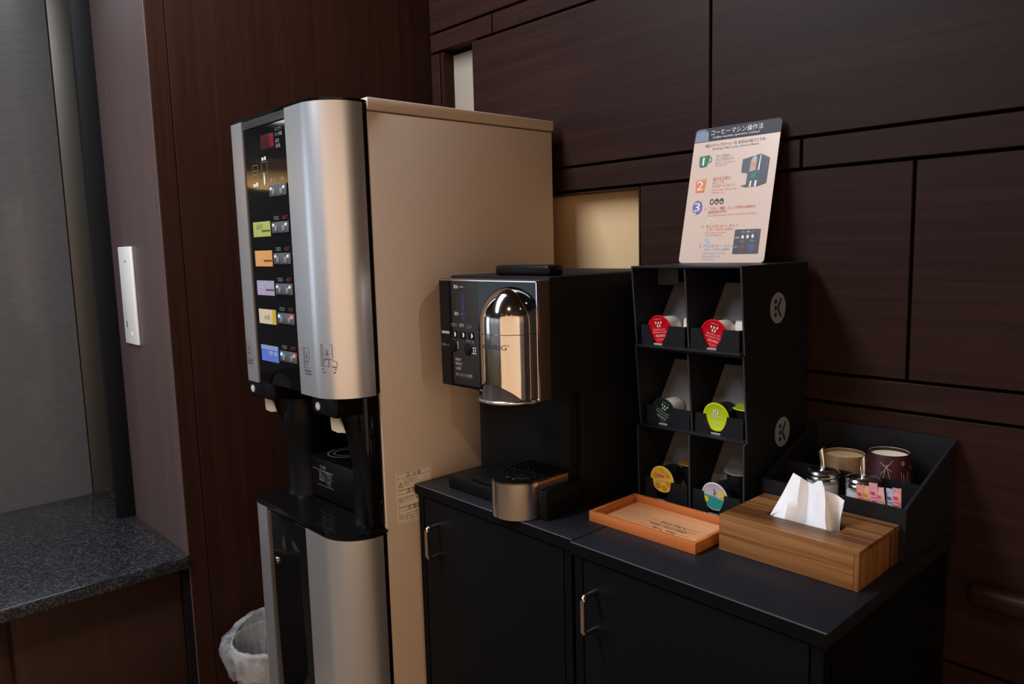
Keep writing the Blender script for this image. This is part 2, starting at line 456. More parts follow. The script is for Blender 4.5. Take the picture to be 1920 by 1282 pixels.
cabinet('base_cabinet', 'black cabinet under the coffee brewer, left of the pair', -1.2575, -0.8165, 0.8755, -1.187)
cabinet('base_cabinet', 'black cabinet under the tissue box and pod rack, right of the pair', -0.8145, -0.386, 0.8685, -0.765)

# ================================================================== VENDING MACHINE
vm = thing('drink_dispenser', 'tall silver and beige drink vending machine with black control panel', 'vending machine', (-1.46, 1.0, 0.0))
body = obj('body', B().box(-1.272, -1.262, 0.806, 1.308, 0.02, 1.5935, 0.0015), BEIGE, vm)
bx('side_panel', BEIGE, vm, -1.665, -1.655, 0.806, 1.308, 0.02, 1.5935, 0.0015)
bx('lid', BEIGE, vm, -1.667, -1.2585, 0.806, 1.311, 1.596, 1.619, 0.002, 2)
bx('back_panel', BEIGE, vm, -1.655, -1.272, 1.298, 1.308, 0.02, 1.5935)
bx('inner_frame', BLACKS, vm, -1.654, -1.272, 0.806, 1.29, 1.050, 1.5945)
bx('inner_base', BLACKS, vm, -1.654, -1.272, 0.806, 1.29, 0.0, 0.760)
bx('niche_liner', BLACKS, vm, -1.655, -1.645, 0.806, 0.955, 0.760, 1.050)
bx('niche_liner', BLACKS, vm, -1.276, -1.2718, 0.806, 0.955, 0.760, 1.050)
bx('niche_back', BLACKG, vm, -1.652, -1.274, 0.955, 0.965, 0.760, 1.050)


def front_path(xa, xb, y=0.705, r=0.078):
    """plan of the right-hand front shell, from xa round the corner to the side"""
    pts = [(xa, y)]
    cx, cy = xb - r, y + r
    for i in range(15):
        a = -PI / 2 + i / 14 * PI / 2
        pts.append((cx + r * math.cos(a), cy + r * math.sin(a)))
    pts.append((xb, 0.794))
    return pts


def shell(path, t):
    out = []
    n = len(path)
    for i, p in enumerate(path):
        a = path[max(i - 1, 0)]; c = path[min(i + 1, n - 1)]
        d = Vector((c[0] - a[0], c[1] - a[1])).normalized()
        nrm = Vector((-d.y, d.x))
        out.append((p[0] + nrm.x * t, p[1] + nrm.y * t))
    return path + out[::-1]


pr = front_path(-1.3965, -1.2585)
pl = [(-1.594, 0.705), (-1.645, 0.706)] + [(-1.645 - 0.022 * math.sin(a), 0.728 - 0.022 * math.cos(a)) for a in [i / 6 * PI / 2 for i in range(1, 7)]] + [(-1.667, 0.803)]
pl = pl[::-1]
obj('front_panel', B().prism(shell(pr, 0.004), 'z', 1.048, 1.608), SILVER, vm)
obj('front_panel', B().prism(shell(pl, 0.004), 'z', 1.048, 1.608), SILVER, vm)
prl = front_path(-1.415, -1.2585)
pll = [(x if x < -1.6 else -1.599, y) for x, y in pl]
obj('lower_panel', B().prism(shell(prl, 0.004), 'z', 0.03, 0.7615), SILVER, vm)
obj('lower_panel', B().prism(shell(pll, 0.004), 'z', 0.03, 0.7615), SILVER, vm)


def plan(r=0.078, xl=-1.667, xr=-1.2585, y=0.705, yb=0.806, ins=0.0):
    pts = []
    cx, cy = xr - r, y + r
    for i in range(13):
        a = -PI / 2 + i / 12 * PI / 2; pts.append((cx + (r - ins) * math.cos(a), cy + (r - ins) * math.sin(a)))
    pts += [(xr - ins, yb), (xl + ins, yb)]
    for i in range(7):
        a = PI + i / 6 * PI / 2; pts.append((xl + 0.022 + (0.022 - ins) * math.cos(a), y + 0.022 + (0.022 - ins) * math.sin(a)))
    return pts


obj('upper_core', B().prism(plan(ins=0.0048), 'z', 1.051, 1.607), BLACKS, vm)
obj('top_cap', B().prism(plan(ins=0.003), 'z', 1.6085, 1.614, 0.002), BLACKG, vm)
obj('lower_core', B().prism(plan(ins=0.0048, y=0.709), 'z', 0.02, 0.7605), BLACKS, vm)
obj('tray', B().prism(plan(), 'z', 0.7625, 0.774, 0.0035, 3), BLACKG, vm, label='glossy black drip shelf')
bx('lower_door', BLACKG, vm, -1.598, -1.416, 0.708, 0.7135, 0.03, 0.757, 0.001)
lk = obj('door_lock', B().lathe([(0.0, 0.7045), (0.0075, 0.7045), (0.0085, 0.706), (0.0085, 0.712)], (-1.568, 0, 0.645), 20, 'y'), CHROME, vm)
b = B(); quad_uv(b, (-1.5690, 0.70435, 0.640), X3, Z3, 0, 0.002, 0, 0.010); obj('keyhole', b, PRINTK, lk, smooth=0)

# control panel with an arch over the cup space
arch = [(-1.592, 1.0535), (-1.592, 1.5875), (-1.397, 1.5875), (-1.397, 1.0535), (-1.445, 1.0535)]
for i in range(13):
    a = i / 12 * PI; arch.append((-1.492 + 0.047 * math.cos(a), 1.0535 + 0.028 * math.sin(a)))
arch.append((-1.539, 1.0535))
cp = obj('control_panel', B().prism(arch, 'y', 0.7075, 0.7098, 0.0), BLACKG, vm, smooth=0)
bx('header_bar', mat('dark_grey_plastic', (0.03, 0.03, 0.032), 0.35, var=0.1), vm, -1.592, -1.397, 0.7065, 0.7098, 1.590, 1.607, 0.001)
PY = 0.7070
dz = bx('display', mat('red_display', (0.03, 0.003, 0.006), 0.15, emit=(0.5, 0.015, 0.06), estr=0.035), cp, -1.511, -1.450, PY, 0.7075, 1.541, 1.570)
b = B(); quad_uv(b, (-1.470, PY - 0.0003, 1.544), X3, Z3, 0, 0.018, 0, 0.024)
obj('display_digit', b, mat('red_digit', (0.05, 0.0, 0.01), 0.2, emit=(0.8, 0.01, 0.06), estr=0.15), dz, smooth=0)
text('lettering', PRINTG, cp, [('ふつう', 0, 0.026, 0.009, 'L', 0.026), ('カップ容量', 0, 0.0165, 0.008, 'L', 0.030), ('設定', 0, 0.004, 0.008, 'L', 0.016), ('湯温', 0, -0.006, 0.008, 'L', 0.020)], (-1.444, PY, 1.545), X3, Z3)
# pictograms
b = B()
for (u0, u1, v0, v1) in ((0, .026, 0, .0007), (0, .026, .0235, .0242), (0, .0007, 0, .0242), (.0253, .026, 0, .0242)):
    quad_uv(b, (-1.513, PY, 1.493), X3, Z3, u0, u1, v0, v1)
for (u0, u1, v0, v1) in ((0, .026, 0, .0006), (0, .026, .031, .0316), (0, .0006, 0, .0316), (.0254, .026, 0, .0316), (.004, .022, .020, .0207), (.004, .022, .012, .0127)):
    quad_uv(b, (-1.557, PY, 1.482), X3, Z3, u0, u1, v0, v1)
obj('pictogram', b, PRINTG, cp, smooth=0)
for q in ([(-1.504, 1.497), (-1.500, 1.488), (-1.499, 1.475), (-1.503, 1.468), (-1.507, 1.475), (-1.507, 1.488)], [(-1.511, 1.520), (-1.502, 1.520), (-1.502, 1.526), (-1.511, 1.526)], [(-1.499, 1.520), (-1.491, 1.520), (-1.491, 1.527), (-1.499, 1.527)],
          [(-1.557, 1.470), (-1.545, 1.470), (-1.545, 1.476), (-1.557, 1.476)], [(-1.544, 1.470), (-1.533, 1.470), (-1.533, 1.478), (-1.544, 1.478)]):
    obj('white_mark', B().poly([(x, PY, z) for x, z in q]), PRINTW, cp, smooth=0)

PLATE = mat('button_plate_grey', (0.085, 0.085, 0.095), 0.4, var=0.05)
BTN = mat('button_grey', (0.19, 0.19, 0.20), 0.45, var=0.05)
LEDOFF = mat('lamp_clear', (0.75, 0.76, 0.8), 0.25, var=0.0)
LEDB = mat('lamp_blue', (0.2, 0.5, 0.8), 0.3, emit=(0.22, 0.62, 1.0), estr=1.1)
LEDR = mat('lamp_red', (0.8, 0.1, 0.05), 0.3, emit=(1.0, 0.16, 0.09), estr=1.1)
COLDM = mat('print_cold', (0.20, 0.25, 0.24), 0.5, var=0); HOTM = mat('print_hot', (0.22, 0.03, 0.03), 0.5, var=0)
for i, (z0, z1) in enumerate(((1.4445, 1.468), (1.3715, 1.3935), (1.3085, 1.331), (1.2465, 1.269), (1.1865, 1.2085), (1.1075, 1.1295))):
    p = bx('button_plate', PLATE, vm, -1.4805, -1.4065, 0.7045, 0.7075, z0, z1, 0.001)
    for xc, dx in ((-1.4605, -1), (-1.4265, 1)):
        bx('button', BTN, p, xc - 0.006, xc + 0.006, 0.7028, 0.7046, z0 + 0.003, z0 + 0.0145, 0.001)
        ml = LEDOFF if i < 4 else (LEDB if dx < 0 else LEDR)
        obj('indicator_lamp', B().lathe([(0.0, 0.7022), (0.0024, 0.7025), (0.0035, 0.7035), (0.0037, 0.7046)], (xc + dx * 0.0105, 0, z0 + 0.0150), 14, 'y'), ml, p)
    if i == 0:
        text('lettering', PRINTG, p, [('濃いめ', 0.004, 0, 0.009, 'L', 0.024), ('氷無', 0.046, 0, 0.009, 'L', 0.018)], (-1.4805, PY, z1 + 0.006), X3, Z3)
    else:
        text('lettering', COLDM, p, [('COLD', 0.007, 0, 0.011, 'L', 0.023)], (-1.4805, PY, z1 + 0.0045), X3, Z3)
        text('lettering', HOTM, p, [('HOT', 0.047, 0, 0.011, 'L', 0.021)], (-1.4805, PY, z1 + 0.0045), X3, Z3)

for k, (z0, z1, colr) in enumerate(((1.366, 1.397, (0.36, 0.40, 0.10)), (1.304, 1.337, (0.62, 0.30, 0.10)), (1.243, 1.274, (0.36, 0.32, 0.42)), (1.182, 1.213, (0.62, 0.52, 0.36)), (1.101, 1.1355, (0.10, 0.17, 0.58)))):
    lab = bx('drink_label', mat('drink_label_%d' % k, colr, 0.3, var=0.10, scale=60), cp, -1.5715, -1.4905, 0.7066, 0.7075, z0, z1)
    py = 0.7062
    if k in (0, 1, 2):
        b = B(); quad_uv(b, (-1.53, py, z0 + 0.010), X3, Z3, 0, 0.038, 0, 0.0035)
        obj('label_bar', b, mat('label_bar_%d' % k, ((0.06, 0.09, 0.02), (0.16, 0.03, 0.01), (0.10, 0.05, 0.09))[k], 0.4), lab, smooth=0)
        text('lettering', PRINTW if k == 2 else mat('label_ink_%d' % k, ((0.22, 0.27, 0.12), (0.66, 0.50, 0.45), (0.5, 0.5, 0.6))[k], 0.4, var=0), lab,
             [(('緑茶', 'コーヒー', 'ココア')[k], 0, 0, 0.012, 'L', 0.030)], (-1.555, py, z0 + 0.016), X3, Z3)
    elif k == 3:
        b = B(); b.poly([(-1.5085, py, z0), (-1.4905, py, z0), (-1.4905, py, z1), (-1.5065, py, z1)])
        obj('label_edge', b, mat('label_yellow', (0.55, 0.36, 0.04), 0.4), lab, smooth=0)
        text('lettering', mat('label_ink_tea', (0.25, 0.21, 0.18), 0.4, var=0), lab, [('お茶', 0, 0, 0.011, 'L', 0.026)], (-1.545, py, z0 + 0.010), X3, Z3)
    else:
        text('lettering', PRINTW, lab, [('冷水', 0, 0, 0.012, 'L', 0.046)], (-1.537, py, z0 + 0.014), X3, Z3)
        b = B(); quad_uv(b, (-1.5715, py, z1 - 0.009), X3, Z3, 0, 0.081, 0, 0.009); obj('label_edge', b, mat('label_pale_blue', (0.25, 0.30, 0.5), 0.4), lab, smooth=0)

# spouts, levers, columns in the cup space
LEVER = mat('lever_champagne', (0.80, 0.66, 0.52), 0.4, metal=0.3, var=0.02)
for dx in (0.0, -0.302):
    dr = bx('nozzle_housing', BLACKS, vm, -1.388 + dx, -1.295 + dx if dx == 0 else -1.565, 0.722, 0.80, 1.006, 1.0505, 0.008, 4)
    obj('lens', B().lathe([(0.0, 0.7185), (0.006, 0.719), (0.0085, 0.7205), (0.009, 0.724)], (-1.361 + dx, 0, 1.0245), 20, 'y'), mat('lens_clear', (0.55, 0.57, 0.60), 0.15, var=0.0), dr)
    lv = [(-1.3650, 1.010), (-1.3400, 1.010), (-1.3290, 1.000), (-1.3180, 0.9870), (-1.3085, 0.9725), (-1.3350, 0.9690), (-1.3570, 0.9695), (-1.3610, 0.9715)]
    obj('lever', B().prism([(x + dx, z) for x, z in lv], 'y', 0.748, 0.752, 0.0012), LEVER, vm, label='champagne coloured cup lever')
    obj('nozzle', B().lathe([(0.028, 1.01), (0.028, 0.985), (0.022, 0.955), (0.020, 0.945), (0.0, 0.945)], (-1.322 + dx, 0.785, 0), 24), BLACKS, vm)
for cx, r in ((-1.318, 0.042), (-1.610, 0.042)):
    obj('column', B().lathe([(r + 0.004, 0.774), (r + 0.002, 0.780), (r, 0.786), (r - 0.001, 0.90), (r + 0.006, 0.93), (r + 0.006, 0.975), (r, 1.0)], (cx, 0.815, 0), 32), BLACKS, vm)
bx('side_post', BLACKG, vm, -1.302, -1.268, 0.772, 0.83, 0.774, 1.050, 0.008, 3)
st = bx('cup_stand', BLACKS, vm, -1.575, -1.36, 0.806, 0.955, 0.774, 0.868, 0.003, 2)
b = B(); b.disc((-1.522, 0.872, 0.8684), X3, Y3, 0.043, seg=40, inner=0.94); b.disc((-1.522, 0.872, 0.8684), X3, Y3, 0.029, seg=40, inner=0.92)
obj('ring_mark', b, PRINTG, st, smooth=0)
text('lettering', PRINTG, st, [('ご注意', 0.044, 0, 0.008, 'C', 0.026), ('カップが完全に', 0.026, -0.010, 0.0055, 'L', 0.06), ('停止してから', 0.026, -0.0165, 0.0055, 'L', 0.056), ('取り出して下さい', 0.026, -0.023, 0.0055, 'L', 0.06), ('熱湯にご注意', 0.026, -0.0295, 0.0055, 'L', 0.05), ('下さい', 0.06, -0.036, 0.0055, 'L', 0.02)], (-1.558, 0.8052, 0.846), X3, Z3)
b = B(); quad_uv(b, (-1.562, 0.8052, 0.8405), X3, Z3, 0, 0.094, 0, 0.0008); quad_uv(b, (-1.562, 0.8052, 0.8060), X3, Z3, 0.02, 0.094, 0, 0.0006); obj('rule_line', b, PRINTG, st, smooth=0)

# small pictogram stickers on the silver fronts
def pict(parent, P, w, h, kind):
    b = B(); t = 0.0009
    def ln(u0, v0, u1, v1, tt=t):
        a = Vector((u0, v0)); c = Vector((u1, v1)); d = (c - a).normalized(); n = Vector((-d.y, d.x)) * tt / 2
        b.poly([P(*(a + n)), P(*(c + n)), P(*(c - n)), P(*(a - n))][::-1])
    ln(0, 0.28 * h, 0, h); ln(0, h, w * .75, h); ln(w * .12, 0.28 * h, w * .12, h); ln(w * .75, h, w * .75, h * .55); ln(0, h * .28, w * .55, h * .28)
    ln(w * .15, h * .7, w * .62, h * .7); ln(w * .3, h * .6, w * .5, h * .85); ln(w * .5, h * .6, w * .3, h * .85); ln(w * .15, h * .52, w * .62, h * .52, .0014)
    ln(w * .15, h * .4, w * .4, h * .55); ln(w * .5, h * .28, w * .5, h * .52)
    if kind: ln(w * .62, h * .52, w, h * .42); ln(w, h * .42, w, h * .28); ln(w * .7, h * .26, w, h * .25, .002)
    ln(w * .02, h * .18, w * .95, h * .18, .0026); ln(w * .08, h * .07, w * .9, h * .07, .0026)
    return obj('pictogram', b, mat('print_dark_grey', (0.06, 0.06, 0.06), 0.5, var=0), parent, smooth=0)


pict(vm, lambda u, v: (-1.645 + u, 0.7045, 1.085 + v), 0.030, 0.052, 1)
pict(vm, lambda u, v: (-1.376 + u, 0.7045, 1.088 + v), 0.030, 0.056, 0)


def arcP(u, v, z0=1.096, r=0.0786, a0=-72):
    a = math.radians(a0) + u / r
    return (-1.3365 + r * math.cos(a), 0.783 + r * math.sin(a), z0 + v)


pict(vm, arcP, 0.034, 0.058, 1)

# warning sticker on the beige side (continues behind the cabinet)
wsx = -1.2612
ws = bx('warning_sticker', mat('sticker_cream', (0.95, 0.83, 0.70), 0.5, var=0.02), vm, -1.2622, wsx, 0.8335, 0.9215, 0.771, 0.8785)
LX = (0, 1, 0); O = (wsx + 0.0003, 0.8335, 0.771)
ik = []
b = B()
for v in (0.0025, 0.027, 0.0345, 0.0355, 0.0395 + 0.023, 0.0705, 0.0715, 0.0955, 0.1055):
    quad_uv(b, O, LX, Z3, 0.002, 0.086, v, v + 0.0006)
for u in (0.002, 0.0855): quad_uv(b, O, LX, Z3, u, u + 0.0005, 0.0025, 0.106)
def tri(b, cu, cv, s):
    pts = [(-s, -s * .8), (s, -s * .8), (0, s)]
    for i in range(3):
        a, c = Vector(pts[i]), Vector(pts[(i + 1) % 3]); d = (c - a).normalized(); n = Vector((-d.y, d.x)) * 0.0005
        b.poly([Vector(O) + Vector(LX) * (cu + q.x) + Vector(Z3) * (cv + q.y) for q in (a - n, c - n, c + n, a + n)])
    quad_uv(b, O, LX, Z3, cu - .0005, cu + .0005, cv - s * .35, cv + s * .45); quad_uv(b, O, LX, Z3, cu - .0005, cu + .0005, cv - s * .62, cv - s * .45)
for v in (0.0305, 0.0665, 0.1005): tri(b, 0.029, v + 0.0005, 0.0045)
tri(b, 0.0095, 0.0825, 0.0055)
for v in (0.0145, 0.0505):
    b.disc(Vector(O) + Vector(LX) * 0.0095 + Vector(Z3) * v, LX, Z3, 0.0055, seg=20, inner=0.84)
    c = Vector(O) + Vector(LX) * 0.0095 + Vector(Z3) * v
    d = Vector((0, .0038, -.0038)); n = Vector((0, .0004, .0004)); b.poly([c - d - n, c + d - n, c + d + n, c - d + n])
obj('warning_mark', b, PRINTB, ws, smooth=0)
txt = [('注意', 0.037, 0.0968, 0.0095, 'L', 0.024), ('警告', 0.037, 0.0628, 0.0095, 'L', 0.024), ('警告', 0.037, 0.0268, 0.0095, 'L', 0.024)]
for i, s in enumerate(('カップの取り出しは', '抽出完了後に行って', '下さい。')): txt.append((s, 0.018, 0.0890 - i * 0.0052, 0.0045, 'L', (0.032, 0.036, 0.014)[i]))
for i, s in enumerate(('製品の改造は行わな', 'いで下さい。感電')): txt.append((s, 0.018, 0.0525 - i * 0.0056, 0.0046, 'L', 0.036))
for i, s in enumerate(('水のかかる場所や', '直射日光の当たる', '所に置かない')): txt.append((s, 0.018, 0.0180 - i * 0.0056, 0.0046, 'L', 0.038))
text('lettering', PRINTB, ws, txt, O, LX, Z3)

# ================================================================== COFFEE BREWER
kb = thing('coffee_brewer', 'black pod coffee brewer with chrome dome on the left cabinet', 'coffee machine', (-1.04, 1.1, 0.85))
bx('head', BLACKM, kb, -1.178, -0.906, 0.926, 1.295, 1.067, 1.2785, 0.003, 2)
bx('head_frame', TRIMM, kb, -1.179, -0.9055, 0.8995, 0.926, 1.066, 1.2735, 0.0015, 2, label='brown metal bezel around the front panel')
fp = bx('front_panel', BLACKG, kb, -1.1775, -0.908, 0.8965, 0.8995, 1.0665, 1.2705, 0.0008, 1)
b = B(); b.box(-0.9085, -0.9065, 0.8955, 0.8997, 1.066, 1.272); b.box(-1.178, -0.9065, 0.8955, 0.8997, 1.2703, 1.272)
obj('chrome_edge', b, CHROMEB, kb)
obj('lower_body', B().box(-1.176, -0.924, 0.988, 1.29, 0.875, 1.068, 0.002), BLACKM, kb)
bx('side_column', BLACKM, kb, -0.924, -0.906, 1.008, 1.29, 0.850, 1.068, 0.002)
bx('base_foot', BLACKS, kb, -1.186, -0.926, 0.908, 1.29, 0.850, 0.877, 0.003, 3)
bx('front_foot', BLACKS, kb, -0.9245, -0.905, 0.906, 1.01, 0.850, 0.9035, 0.003, 3)
bx('handle', BLACKS, kb, -1.068, -0.926, 0.945, 0.985, 1.2780, 1.2975, 0.006, 3)
bx('base_step', BLACKS, kb, -1.12, -1.04, 0.915, 0.99, 0.877, 0.884, 0.002)

# chrome dome (half round shell, spherical top, arched mouth)
DX, DY, DR = -0.974, 0.8965, 0.055
b = B(); seg = 48
def arcz(t):   # lower edge of the shell: arched at the front
    s = abs(t)            # 0 front .. 1 sides
    return 1.0695 + 0.0275 * max(0.0, 1 - (s / 0.72) ** 2)
rows = []
prof = [(DR, None), (DR, 1.105), (DR, 1.14), (DR, 1.17), (DR, 1.2)]
for i in range(1, 13):
    a = i / 12 * PI / 2; prof.append((DR * math.cos(a) if i < 12 else 0.0004, 1.2 + 0.062 * math.sin(a)))
for r, z in prof:
    row = []
    for i in range(seg + 1):
        a = PI + i / seg * PI
        zz = arcz((i / seg - 0.5) * 2) if z is None else z
        row.append((DX + r * math.cos(a), DY + r * math.sin(a), zz))
    rows.append(row)
b.grid(rows)
dome = obj('brew_dome', b, CHROME, kb, smooth=60)
b = B(); b.tube([(DX + 0.05505 * math.cos(PI + i / 36 * PI), DY + 0.05505 * math.sin(PI + i / 36 * PI), 1.1825) for i in range(37)], 0.0006, 8)
obj('dome_seam', b, mat('seam_dark', (0.03, 0.025, 0.022), 0.3), dome)
b = B(); b.tube([(DX + 0.0580 * math.cos(PI + i / 36 * PI), DY + 0.0580 * math.sin(PI + i / 36 * PI), 1.0655) for i in range(37)], 0.0034, 12)
obj('dome_lip', b, CHROMEB, kb, smooth=60)
b = B(); b.grid([[(DX + r * math.cos(PI + i / 36 * PI), DY + r * math.sin(PI + i / 36 * PI), z) for i in range(37)] for r, z in ((0.052, 1.100), (0.0535, 1.075), (0.0555, 1.064), (0.0, 1.064))])
obj('brew_spout', b, mat('spout_dark', (0.035, 0.027, 0.024), 0.3, var=0.1), kb, smooth=50)
b = B(); b.disc((-0.999, 0.845, 1.0823), (0.9, -0.3, 0), (0.2, 0.3, 0.93), 0.006, 0.0006); obj('spout_mark', b, PRINTG, kb, smooth=0)
# lettering wrapped round the chrome
def wrap(me, r, cx, cy, a_c, z):
    for v in me.vertices:
        a = a_c + v.co.x / r
        v.co = Vector((cx + r * math.cos(a), cy + r * math.sin(a), z + v.co.z))
    return me
me = wrap(text_mesh([('KEURIG', 0, 0, 0.0128, 'C', 0.054), ('®', 0.0285, 0.006, 0.005, 'L')], (0, 0, 0), X3, Z3), DR + 0.0003, DX, DY, math.radians(-79), 1.1570)
link('lettering', me, PRINTK, dome)
# front panel print
FY = 0.8962
text('lettering', PRINTW, fp, [('満水', 0, 0, 0.008, 'L', 0.014), ('給水', 0.001, -0.051, 0.008, 'L', 0.012)], (-1.132, FY, 1.256), X3, Z3)
text('lettering', PRINTG, fp, [('うすい', -0.011, 0, 0.008, 'L', 0.018), ('標準', 0.0135, 0, 0.008, 'L', 0.014), ('こい', 0.036, -0.0015, 0.008, 'L', 0.014), ('ホット', -0.012, -0.0245, 0.008, 'L', 0.019), ('アイス', 0.034, -0.029, 0.008, 'L', 0.021), ('スタート', -0.042, -0.040, 0.007, 'L', 0.022), ('準備中', -0.002, -0.066, 0.007, 'L', 0.017), ('準備完了', -0.002, -0.0745, 0.007, 'L', 0.022), ('水補給', -0.002, -0.083, 0.007, 'L', 0.017), ('ダストボックス満杯', -0.002, -0.0955, 0.008, 'L', 0.050)], (-1.132, FY, 1.183), X3, Z3)
b = B()
quad_uv(b, (-1.114, FY, 1.2585), X3, Z3, 0, 0.012, 0, 0.0008); quad_uv(b, (-1.112, FY, 1.2075), X3, Z3, 0, 0.013, 0, 0.0008)
for ox, oz in ((-1.137, 1.141), (-1.085, 1.134)):
    for i in range(3):
        for j in range(3): quad_uv(b, (ox + i * 0.0052, FY, oz + j * 0.0048), X3, Z3, 0, 0.003, 0, 0.0026)
obj('button_dots', b, PRINTW, fp, smooth=0)
b = B(); quad_uv(b, (-1.173, FY, 1.1675), X3, Z3, 0, 0.024, 0, 0.005); obj('panel_mark', b, PRINTG, fp, smooth=0)
for k, ux_ in enumerate((-1.134, -1.109, -1.084)):
    bt = bx('strength_button', BLACKS, fp, ux_ - 0.009, ux_ + 0.009, 0.8955, 0.8966, 1.160, 1.175, 0.0005)
    b = B(); b.poly([(ux_ + 0.001, 0.8953, 1.163), (ux_ + 0.005, 0.8953, 1.165), (ux_ + 0.006, 0.8953, 1.168), (ux_ + 0.004, 0.8953, 1.172), (ux_ + 0.0015, 0.8953, 1.173)]); obj('cup_mark', b, PRINTW, bt, smooth=0)
for k, ux_ in enumerate((-1.134, -1.090)):
    obj('start_button', B().lathe([(0.0, 0.8954), (0.0115, 0.8954), (0.0125, 0.8960), (0.0125, 0.8967)], (ux_ - 0.004, 0, 1.1455 - 0.004 * k), 24, 'y'), BLACKS, fp)
bx('water_gauge', mat('gauge_blue', (0.012, 0.012, 0.06), 0.2, emit=(0.03, 0.025, 0.30), estr=0.06), fp, -1.1085, -1.1005, 0.8960, 0.8968, 1.1965, 1.2455)
bx('gauge_window', mat('gauge_dark', (0.012, 0.008, 0.008), 0.3), fp, -1.140, -1.062, 0.8963, 0.8966, 1.064 + 0.008, 1.2695)

# drip tray
TX, TY, TR = -0.9745, 0.906, 0.0495
pts = [(TX + TR * math.cos(PI + i / 28 * PI), TY + TR * math.sin(PI + i / 28 * PI)) for i in range(29)]
skirt = B()
t = 0.002
inner = [(TX + (TR - t) * math.cos(PI + i / 28 * PI), TY + (TR - t) * math.sin(PI + i / 28 * PI)) for i in range(29)]
skirt.prism(pts + inner[::-1], 'z', 0.8515, 0.9195)
dt = obj('drip_tray', B().prism([(p[0] * 0.96 + TX * 0.04, p[1] * 0.96 + TY * 0.04) for p in pts] + [(TX + TR - 0.003, 0.989), (TX - TR + 0.003, 0.989)], 'z', 0.877, 0.9165), BLACKS, kb)
obj('chrome_skirt', skirt, CHROMEB, dt, smooth=40)
bx('tray_side', mat('tray_side_orange_sheen', (0.30, 0.20, 0.14), 0.18, metal=0.7), dt, TX + TR - 0.0022, TX + TR - 0.0005, 0.907, 0.985, 0.9035 - 0.02, 0.917)  # chrome side coloured orange: the wooden tray's reflection is painted in
gp = pts + [(TX + TR, 0.989), (TX - TR, 0.989)]
gr = obj('grille', B().prism(gp, 'z', 0.9165, 0.922, 0.0012), BLACKG, kb)
for i in range(8):
    x = TX - 0.0435 + i * 0.0124
    y0 = TY - 0.002 if 2 < i < 5 else TY - 0.008
    y0 = {0: 0.925, 1: 0.925, 2: 0.927, 3: 0.937, 4: 0.937, 5: 0.927, 6: 0.925, 7: 0.925}[i]
    bx('grille_rib', BLACKG, gr, x - 0.0028, x + 0.0028, y0, 0.982, 0.9215, 0.9250, 0.0012, 2)
for r in (0.014, 0.025, 0.036):
    b = B(); b.lathe([(r - 0.0025, 0.9215), (r - 0.002, 0.9240), (r + 0.002, 0.9240), (r + 0.0025, 0.9215)], (TX, 0.917, 0), 30, 'z', PI, 2 * PI)
    obj('grille_ring', b, BLACKG, gr)

# ================================================================== POD RACK
RX0, RX1, RXM = -0.8625, -0.640, -0.751
T = 0.003


def rack(name, label, z0, z1, yf_top, tiers, side_poly, emblem):
    t = thing(name, label, 'rack', ((RX0 + RX1) / 2, 1.2, z0))
    obj('side_panel', B().prism(side_poly, 'x', RX1 - T, RX1, 0.0), CARD, t)
    obj('side_panel', B().prism(side_poly, 'x', RX0, RX0 + T, 0.0), CARD, t)
    fy = [(y, z) for y, z in side_poly if y < 1.2]
    fy.sort(key=lambda q: q[1])
    for ex0, ex1, dy in ((RX1 - T, RX1, 0.0), (RX0, RX0 + T, 0.0), (RXM - 0.0016, RXM + 0.0016, 0.004)):
        e = [(y + dy - 0.0006, z) for y, z in fy] + [(y + dy + 0.0001, z) for y, z in fy[::-1]]
        obj('card_edge', B().prism(e, 'x', ex0, ex1), CARDEDGE, t, smooth=0)
    bx('back_panel', CARD, t, RX0 + T, RX1 - T, 1.317, 1.320, z0, z1)
    bx('top_panel', CARD, t, RX0 + T, RX1 - T, yf_top, 1.317, z1 - 0.004, z1, 0.001)
    dv = [(y + 0.004 if y < 1.2 else 1.317, min(z, z1 - 0.004)) for y, z in side_poly]
    obj('divider', B().prism(dv, 'x', RXM - 0.0015, RXM + 0.0015), CARD, t)
    for zf, yf, ztop in tiers:
        bx('shelf', CARD, t, RX0 + T, RX1 - T, yf, 1.317, zf, zf + 0.004, 0.001)
        for c, cl in ((-0.806, -0.815), (-0.700, -0.7045)):
            x0, x1 = c - 0.0465, c + 0.0475
            tr = thing_tray(t, x0, x1, cl, yf + 0.013, zf + 0.004, ztop)
    # emblem: pale oval, three dots, open chevron
    for (ey, ez) in emblem:
        ex = RX1 + 0.0004
        b = B(); b.disc((ex, ey, ez), Y3, Z3, 0.0268, 0.0268, 36); em = obj('emblem', b, mat('emblem_grey', (0.185, 0.21, 0.245), 0.6, var=0.02), t, smooth=0, label='pale round mark with three dots and a chevron')
        b = B()
        for q in (-0.0115, 0.0, 0.0115): b.disc((ex + 0.0003, ey - 0.0085, ez + q), Y3, Z3, 0.0044, 0.0044, 16)
        def bar(p, q, w):
            p, q = Vector(p), Vector(q); d = (q - p).normalized(); n = Vector((-d.y, d.x)) * w
            b.poly([(ex + 0.0003, ey + r.x, ez + r.y) for r in (p - n, q - n, q + n, p + n)])
        bar((-0.001, 0.0), (0.0105, 0.0165), 0.0027); bar((-0.001, 0.0), (0.0105, -0.0165), 0.0027)
        obj('emblem_mark', b, PRINTK, em, smooth=0)
    return t


